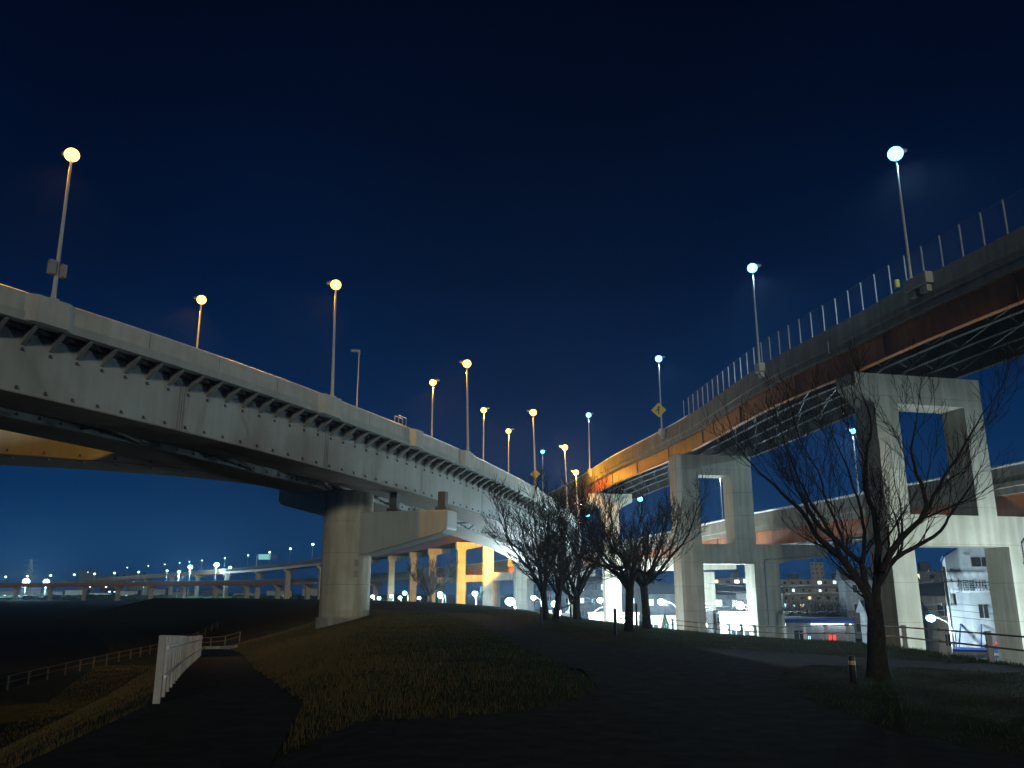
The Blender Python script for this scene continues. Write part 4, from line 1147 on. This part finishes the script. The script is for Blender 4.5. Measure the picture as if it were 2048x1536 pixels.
# tall factory with banner
fa = Vector((.90, -.436, 0)).normalized(); fn_ = Vector((-fa.y, fa.x, 0)); fo = Vector((35.6, 69.6, 0))
ft = thing('factory', 'tall white clad factory with banner and sloping blue roof edge', 'building', tuple(fo))
FP = lambda s, z, e=0: fo + fa * s - fn_ * e + Vector((0, 0, z))
FW = 9.0
b = MB(); b.prism([FP(0, 0), FP(FW, 0), FP(FW, 10.15), FP(1.15, 10.15), FP(0, 9.45)], fn_ * 12)
k = .15
while k < FW - .1:
    if k > 1.3: b.frame_box(FP(k, 8.9, .02), fa * .04, fn_ * .018, (0, 0, 1.2)); b.frame_box(FP(k, .0, .02), fa * .04, fn_ * .018, (0, 0, 7.3))
    k += .33
b.build('wall', 'white_cladding', ft)
b = MB(); b.prism([FP(-.15, 9.36, .12), FP(1.12, 10.16, .12), FP(FW + .1, 10.16, .12), FP(FW + .1, 10.36, .12), FP(1.08, 10.36, .12), FP(-.15, 9.58, .12)], fn_ * 12.2); b.build('roof', 'blue_trim', ft)
def fwin(s0, s1, z0, z1, mat):
    b = MB(); b.frame_box(FP(s0, z0, .07), fa * (s1 - s0), fn_ * .046, (0, 0, z1 - z0)); f = b.build('window', 'fixture_grey', ft)
    b = MB(); hw = (s1 - s0) / 2
    for q in (0, 1): b.frame_box(FP(s0 + .04 + q * hw, z0 + .04, .085), fa * (hw - .08), fn_ * .014, (0, 0, z1 - z0 - .08))
    b.build('pane', mat, f)
fwin(1.85, 3.35, 8.6, 9.4, 'dark_glass'); fwin(1.95, 2.65, 4.6, 5.7, 'dark_glass'); fwin(3.35, 4.5, 4.55, 5.75, 'window_blue'); fwin(5.2, 6.4, 4.55, 5.75, 'dark_glass')
b = MB(); b.frame_box(FP(1.5, 9.55, .3), fa * .35, fn_ * .28, (0, 0, .18)); b.build('vent_hood', 'fixture_grey', ft)
bn = thing('banner', 'white cloth banner with dark characters across the factory front', 'banner', tuple(FP(.2, 6.7, .1)))
b = MB(); N = 40; vs = []
for i in range(N + 1):
    for j in range(7):
        s_ = .12 + 4.3 * i / N; z_ = 6.55 + 1.72 * j / 6 + .10 * i / N
        e = .13 + .035 * math.sin(i * 1.3 + j * .7) + .03 * math.sin(i * .55 - j)
        vs.append(FP(s_, z_, e))
b.add(vs, [(i * 7 + j, (i + 1) * 7 + j, (i + 1) * 7 + j + 1, i * 7 + j + 1) for i in range(N) for j in range(6)])
ob = b.build('cloth', 'banner_cloth', bn, True); md = ob.modifiers.new('thick', 'SOLIDIFY'); md.thickness = .012
def lettering(txt, size, origin, right, mat, parent, name='lettering', sx=1.0, ext=.006):
    cu = bpy.data.curves.new(name, 'FONT'); cu.body = txt; cu.size = size; cu.extrude = ext; cu.resolution_u = 3
    to = bpy.data.objects.new('tmp', cu); COL.objects.link(to)
    dg = bpy.context.evaluated_depsgraph_get(); dg.update()
    me = bpy.data.meshes.new_from_object(to.evaluated_get(dg)); bpy.data.objects.remove(to)
    r_ = Vector(right).normalized(); up = Vector((0, 0, 1)); og = origin_of(parent) if parent else Vector((0, 0, 0))
    for v_ in me.vertices:
        q = Vector(origin) + r_ * v_.co.x * sx + up * v_.co.y + r_.cross(up) * (v_.co.z + ext)
        v_.co = q - og
    me.materials.clear(); me.materials.append(MATS[mat])
    ob = bpy.data.objects.new(name, me); COL.objects.link(ob)
    if parent: ob.parent = parent
    return ob
ob = lettering('有国器材株式会', .95, FP(.62, 6.80, .27), fa, 'lettering', bn, sx=.46, ext=.02)
# canopy and struts in front of the factory
cy = thing('canopy', 'blue edged canopy roof low in front of the factory', 'canopy', tuple(FP(.5, 0, 3)))
b = MB(); b.frame_box(FP(-.3, 2.2, 3.2), fa * 6.5, fn_ * 3.0, (0, 0, .16)); b.build('roof', 'blue_trim', cy)
b = MB(); b.frame_box(FP(-.3, 1.98, 3.22), fa * 6.5, fn_ * .06, (0, 0, .20)); b.build('gutter', 'white_paint', cy)
for s_ in (0, 3, 6): b = MB(); b.frame_box(FP(s_, 0, 3.1), fa * .1, fn_ * .1, (0, 0, 2.2)); b.build('post', 'galvanised', cy)
for k, s_ in enumerate((.5, 2.0, 3.6)):
    b = MB(); b.prism([FP(s_, 4.0, .1), FP(s_, 4.18, .1), FP(s_ - .35, 2.65, 2.4), FP(s_ - .35, 2.45, 2.4)], fa * .07)
    tag(b.build('awning_strut', 'blue_trim'), 'blue slanting awning strut, %s from left on the factory front' % ORD[k], 'strut', 'awning struts')
b = MB(); b.frame_box(FP(2.6, 2.5, .35), fa * .8, fn_ * .25, (0, 0, 1.0)); o = b.build('wall_cabinet', 'fixture_grey'); tag(o, 'grey wall cabinet with red lamp on the factory front', 'cabinet')
b = MB(); b.ball(FP(3.0, 2.75, .42), .2, 1.4, .5, .5); b.build('red_lamp', 'window_red', o, True)
# red signboard beside the near portal leg
b = MB(); b.box(27.9, 28.15, 60.4, 60.5, 1.6, 4.0); tag(b.build('red_signboard', 'window_red'), 'narrow red lit signboard beside the near portal leg', 'sign')
shed('lit_shed', 'low bright corrugated shed below the street lamp by the near portal', 27.0, 58.0, (.95, -.3), 3.9, 3, 2.0, 'white_cladding', 'white_paint', [], trim_h=.12)
# utility pole and wires
upo = thing('utility_pole', 'concrete utility pole with crossarms left of the factory', 'utility pole', (27.9, 55.4, 0))
upo.location = (34.4, 67.6, 0)
ux, uy = 34.4, 67.6
b = MB(); b.tube([(ux, uy, -.1), (ux, uy, 8.6)], [.17, .11], 10); b.build('pole', 'post_grey', upo, True)
for z, l in ((8.2, 1.3), (7.4, 1.1), (5.6, .6)):
    b = MB(); b.frame_box((ux - l, uy - .15, z), (2 * l, 0, 0), (0, .09, 0), (0, 0, .09))
    for q in (-.9, -.4, .4, .9): b.tube([(ux + l * q, uy - .1, z + .09), (ux + l * q, uy - .1, z + .28)], .05, 6)
    b.build('crossarm', 'fixture_grey', upo)
b = MB(); b.tube([(ux + .38, uy - .1, 5.7), (ux + .38, uy - .1, 6.5)], .22, 10); b.build('transformer', 'fixture_grey', upo)
def wire(label, p, q, sag, r=.016):
    p, q = Vector(p), Vector(q); pts = [p.lerp(q, t / 14) - Vector((0, 0, sag * 4 * (t / 14) * (1 - t / 14))) for t in range(15)]
    b = MB(); b.tube(pts, r, 3); tag(b.build('power_line', 'black_metal'), label, 'wire', 'power lines over the street')
for k, (dz, dy) in enumerate(((8.4, 0), (7.6, .1), (5.8, 0), (5.3, .1), (4.8, 0))):
    wire('power line from the utility pole to the right, %s from top' % ORD[k], (ux, uy, dz), (52, 47 + k, dz - .6), .5)
    wire('power line from the utility pole to the left, %s from top' % ORD[k], (ux, uy, dz), (24.9, 112, dz - .5), .9)
b = MB(); b.tube([(24.9, 112, 0), (24.9, 112, 5.0)], [.16, .12], 8); tag(b.build('utility_pole', 'post_grey'), 'pale utility pole between the two white sheds', 'utility pole')
# white vent pipe by the shop
b = MB(); b.tube([(27.3, 86.6, 0), (27.3, 86.6, 4.3), (27.45, 86.5, 4.6), (27.8, 86.4, 4.65)], .16, 10); tag(b.build('vent_pipe', 'white_paint', None, True), 'white bent vent pipe at the left end of the shop', 'pipe')
# curved white cycle hoops right of the shop
for k, (x, y) in enumerate(((32.2, 80.5), (33.4, 80.0))):
    b = MB(); b.tube([(x + .9 * math.cos(t * math.pi / 10), y, 1.9 * math.sin(t * math.pi / 10)) for t in range(11)], .06, 6)
    tag(b.build('hoop_barrier', 'white_paint', None, True), 'white hoop barrier right of the shop, %s one' % ('left' if k == 0 else 'right'), 'barrier')
# a parked car with its headlamp on
def car(label, x, y, heading, lit=True):
    th = thing('parked_car', label, 'car', (x, y, 0)); h = Vector((math.cos(heading), math.sin(heading), 0)); n = Vector((-h.y, h.x, 0))
    P = lambda l, z, s_: Vector((x, y, 0)) + h * l + n * s_ + Vector((0, 0, z))
    b = MB(); b.prism([P(l, z, -.78) for l, z in ((-1.95, .35), (2.0, .35), (2.05, .7), (1.85, .88), (1.0, .98), (.45, 1.45), (-1.1, 1.48), (-1.75, 1.0), (-2.0, .92))], n * 1.56)
    ob = b.build('body', 'car_paint', th); md = ob.modifiers.new('bevel', 'BEVEL'); md.width = .07; md.segments = 3
    for sd in (-.785, .775):
        b = MB(); b.prism([P(l, z, sd) for l, z in ((.82, 1.0), (.42, 1.38), (-1.05, 1.40), (-1.5, 1.02))], n * .01); b.build('window', 'dark_glass', th)
    for l in (-1.25, 1.28):
        for sd in (-.8, .62):
            b = MB(); c_ = P(l, .31, sd); b.tube([c_, c_ + n * .18], .31, 18); wv = b.build('wheel', 'tyre_rubber', th)
            b = MB(); c_ = P(l, .31, sd - .012 if sd < 0 else sd + .182); b.tube([c_, c_ + n * .01], .19, 14); b.build('rim', 'pot_metal', wv)
    for sd in (-.6, .6):
        b = MB(); b.ball(P(1.98, .68, sd), .11); b.build('headlight', 'head_glow' if lit else 'pot_metal', th, True)
    return th
car('car with its headlights on at the foot of the second portal', 22.0, 92.0, R(-98))
# letter P parking sign
pk = thing('parking_sign', 'lit letter P parking sign beside a street lamp', 'sign', (-6.1, 180, 0))
b = MB(); b.tube([(-6.1, 180, 0), (-6.1, 180, 6.4)], .06, 6); b.build('pole', 'galvanised', pk)
lettering('P', 2.2, (-6.9, 179.9, 6.3), (1, 0, 0), 'shop_sign', pk)
# conifer under the leaning tree
cf = thing('conifer', 'small dark conical evergreen by the lit street', 'tree', (19.9, 112, 0))
b = MB(); b.tube([(19.9, 112, 0), (19.9, 112, 3.8)], [.1, .03], 6); b.build('trunk', 'bark', cf)
b = MB(); rn = random.Random(3)
for i in range(2600):
    t = rn.random() ** .7; z = .3 + 3.7 * (1 - t); rr = 1.25 * t * rn.uniform(.5, 1.05); a_ = rn.random() * 6.283
    c_ = Vector((19.9 + rr * math.cos(a_), 112 + rr * math.sin(a_), z)); d1 = Vector((rn.gauss(0, 1), rn.gauss(0, 1), rn.gauss(0, .6))).normalized() * .11; d2 = d1.orthogonal().normalized() * .05
    b.add([c_ - d1, c_ + d2, c_ + d1, c_ - d2 * .4], [(0, 1, 2, 3)])
b.build('foliage', 'conifer_leaf', cf)
# apartment blocks far behind
def block(label, x, y, dx, wdt, dep, floors, cols, lit, wall='plaster_wall', name='apartment_block', fh=2.9, seed=1, balcony=True, z_up=None):
    a = Vector((dx[0], dx[1], 0)).normalized(); n = Vector((-a.y, a.x, 0)); o = Vector((x, y, 0)); rn = random.Random(seed)
    th = thing(name, label, 'building', (x, y, 0)); H = floors * fh
    b = MB(); b.frame_box(o, a * wdt, n * dep, (0, 0, H))
    if balcony:
        for f in range(floors): b.frame_box(o - n * 1.2 + Vector((0, 0, f * fh + .02)), a * wdt, n * 1.197, (0, 0, 1.05))
    b.build('wall', wall, th)
    for s0 in (.14, .55, .82):
        b = MB(); b.frame_box(o + a * wdt * s0 + n * 2 + Vector((0, 0, H + .003)), a * wdt * .10, n * 5, (0, 0, 2.2)); b.build('roof_hut', 'roof_tile', th)
    made = 0
    for f in range(floors):
        for c in range(cols):
            on = rn.random() < lit
            if not on and made > 60: continue
            b = MB(); cw = wdt / cols; z0 = f * fh + 1.1
            ww = rn.uniform(.22, .45); b.frame_box(o + a * (cw * (c + rn.uniform(.1, .5))) - n * .05 + Vector((0, 0, z0)), a * cw * ww, n * .046, (0, 0, rn.uniform(.7, 1.3)))
            b.build('window', rn.choice(['window_white', 'window_white', 'window_warm', 'shop_light']) if on else 'dark_glass', th); made += 1
    return th
block('long far apartment block with scattered lit windows right of second portal', 102.5, 334.7, (.94, -.34), 40, 10, 4, 13, .33, seed=4)
block('far apartment block farther right with few lit windows', 150, 345, (.94, -.34), 46, 10, 5, 12, .15, seed=9)
block('pale far tower block above the apartment roofs', 199, 566, (.94, -.34), 8.5, 9, 9, 3, .0, seed=2, balcony=False)
block('far apartment block left of the second portal', 60, 300, (.96, -.26), 30, 9, 4, 9, .2, seed=6)
block('dark far block left of the factory', 88, 210, (.94, -.34), 22, 10, 4, 7, .15, seed=8, wall='dark_wall')
block('dark apartment building on the left horizon, stepped left wing', -522, 1024, (.9, .43), 20, 20, 11, 5, .08, 'dark_wall', seed=3, balcony=False)
block('dark apartment building on the left horizon, low middle wing', -502, 1038, (.9, .43), 30, 20, 9, 6, .06, 'dark_wall', seed=5, balcony=False)
block('dark apartment building on the left horizon, right wing', -474, 1052, (.9, .43), 20, 20, 10, 5, .12, 'dark_wall', seed=7, balcony=False)
block('far left tower with dotted windows cut by the photo edge', -716, 1130, (.9, .43), 14, 16, 13, 4, .35, 'dark_wall', seed=13, balcony=False)
rb = thing('beacon_mast', 'mast with a red aviation light at far left', 'mast', (-700, 1146, 0))
b = MB(); b.tube([(-700, 1146, 0), (-700, 1146, 45)], .4, 5); b.build('mast', 'lamp_pole_paint', rb); b = MB(); b.ball((-700, 1146, 45.5), 1.5, 1, 1, .7, 8, 6); b.build('red_light', 'beacon_red', rb, True)
# lattice pylon on the horizon
py_ = thing('pylon', 'faint lattice power pylon behind the middle floodlight', 'pylon', (-545, 960, 0))
b = MB()
for sx_, sy_ in ((-1, -1), (1, -1), (1, 1), (-1, 1)): b.tube([(-545 + 4 * sx_, 960 + 4 * sy_, 0), (-545 + .6 * sx_, 960 + .6 * sy_, 43)], .28, 4)
for z in (24, 30, 36, 42): b.frame_box((-553, 959.7, z), (16, 0, 0), (0, .6, 0), (0, 0, .5))
b.build('lattice', 'lamp_pole_paint', py_)
# road sign gantry on the far upper deck
p, d, n = WU.ats(WU.near(-177, 588), .2)
ga = thing('sign_gantry', 'green and blue overhead road sign on a bent post on the far deck', 'sign', tuple(p))
b = MB(); b.tube([p, p + Vector((0, 0, 8.0))], .38, 6); b.tube([p + Vector((0, 0, 7.8)), p + Vector((14, 1, 7.8))], .25, 5); b.build('gantry_post', 'pot_metal', ga)
b = MB(); b.frame_box(p + Vector((1.2, -.6, 4.6)), (8.0, .6, 0), (0, .2, 0), (0, 0, 3.6)); b.build('sign_panel', 'shop_sign', ga)
b = MB(); b.frame_box(p + Vector((9.8, -.0, 4.6)), (4.6, .35, 0), (0, .2, 0), (0, 0, 3.6)); b.build('sign_panel', 'sign_blue', ga)
# hedge of low bare town trees as one dark mass
b = MB(); rn = random.Random(31)
for i in range(1500):
    x = rn.uniform(36, 66); y = 128 + rn.uniform(0, 14); z = 0; h = rn.uniform(3.6, 5.6)
    p = Vector((x, y, z)); q = p + Vector((rn.gauss(0, .5), rn.gauss(0, .5), h * rn.uniform(.5, .8))); r_ = q + Vector((rn.gauss(0, .8), rn.gauss(0, .8), h * .35))
    b.tube([p, q, r_], [.07, .04, .02], 3, cap=False)
tag(b.build('thicket', 'twig'), 'dark mass of bare scrub behind the shop', 'thicket', None, 'stuff')
b = MB(); rn = random.Random(33)
for i in range(700):
    x = rn.uniform(-700, -90); y = 560 + abs(x) * .62 + rn.uniform(-40, 40); s_ = rn.uniform(2, 6)
    b.ball((x, y, s_ * .3), s_, rn.uniform(.7, 1.8), 1, rn.uniform(.35, .6), 6, 4)
tag(b.build('far_bushes', 'conifer_leaf'), 'dark bushes along the far riverside', 'bushes', None, 'stuff')
for k in range(14):
    x = -640 + 38 * k; y = 640 + abs(x) * .60
    b = MB(); b.frame_box((x, y, 0), (22, 3, 0), (-2, 12, 0), (0, 0, 6.0 + (k * 37 % 5)))
    o = b.build('wall', 'plaster_wall', None); t = thing('far_shed', 'low far bank building under the deck, %s from the left' % (ORD[k] if k < 10 else ['eleventh', 'twelfth', 'thirteenth', 'fourteenth'][k - 10]), 'building', (x, y, 0), 'low buildings on the far bank')
    o.parent = t; o.matrix_parent_inverse = __import__('mathutils').Matrix.Translation((-x, -y, 0))
    b = MB(); b.frame_box((x - .5, y - .5, 6.01 + (k * 37 % 5)), (23, 3.2, 0), (-2, 13, 0), (0, 0, .6)); b.build('roof', 'roof_tile', t)
    b = MB(); b.frame_box((x + 3 + k % 4 * 4, y + .2, 2.2), (1.6, .22, 0), (0, .1, 0), (0, 0, 1.4)); b.build('window', ['window_white', 'shop_light', 'window_warm'][k % 3], t)

# ------------------------------------------------------------------ night haze
hb = MB(); hb.box(-4100, 4100, -100, 4100, -1.0, 72)
ho = hb.build('haze', 'concrete'); tag(ho, 'thin night haze over the river plain', 'haze', None, 'stuff')
hm = bpy.data.materials.new('haze'); hm.use_nodes = True; ht = hm.node_tree; ht.nodes.clear()
hout = ht.nodes.new('ShaderNodeOutputMaterial'); hv = ht.nodes.new('ShaderNodeVolumePrincipled')
hv.inputs['Density'].default_value = .00026; hv.inputs['Color'].default_value = (.55, .78, 1, 1); hv.inputs['Anisotropy'].default_value = .65
ht.links.new(hv.outputs[0], hout.inputs['Volume'])
ho.data.materials.clear(); ho.data.materials.append(hm)
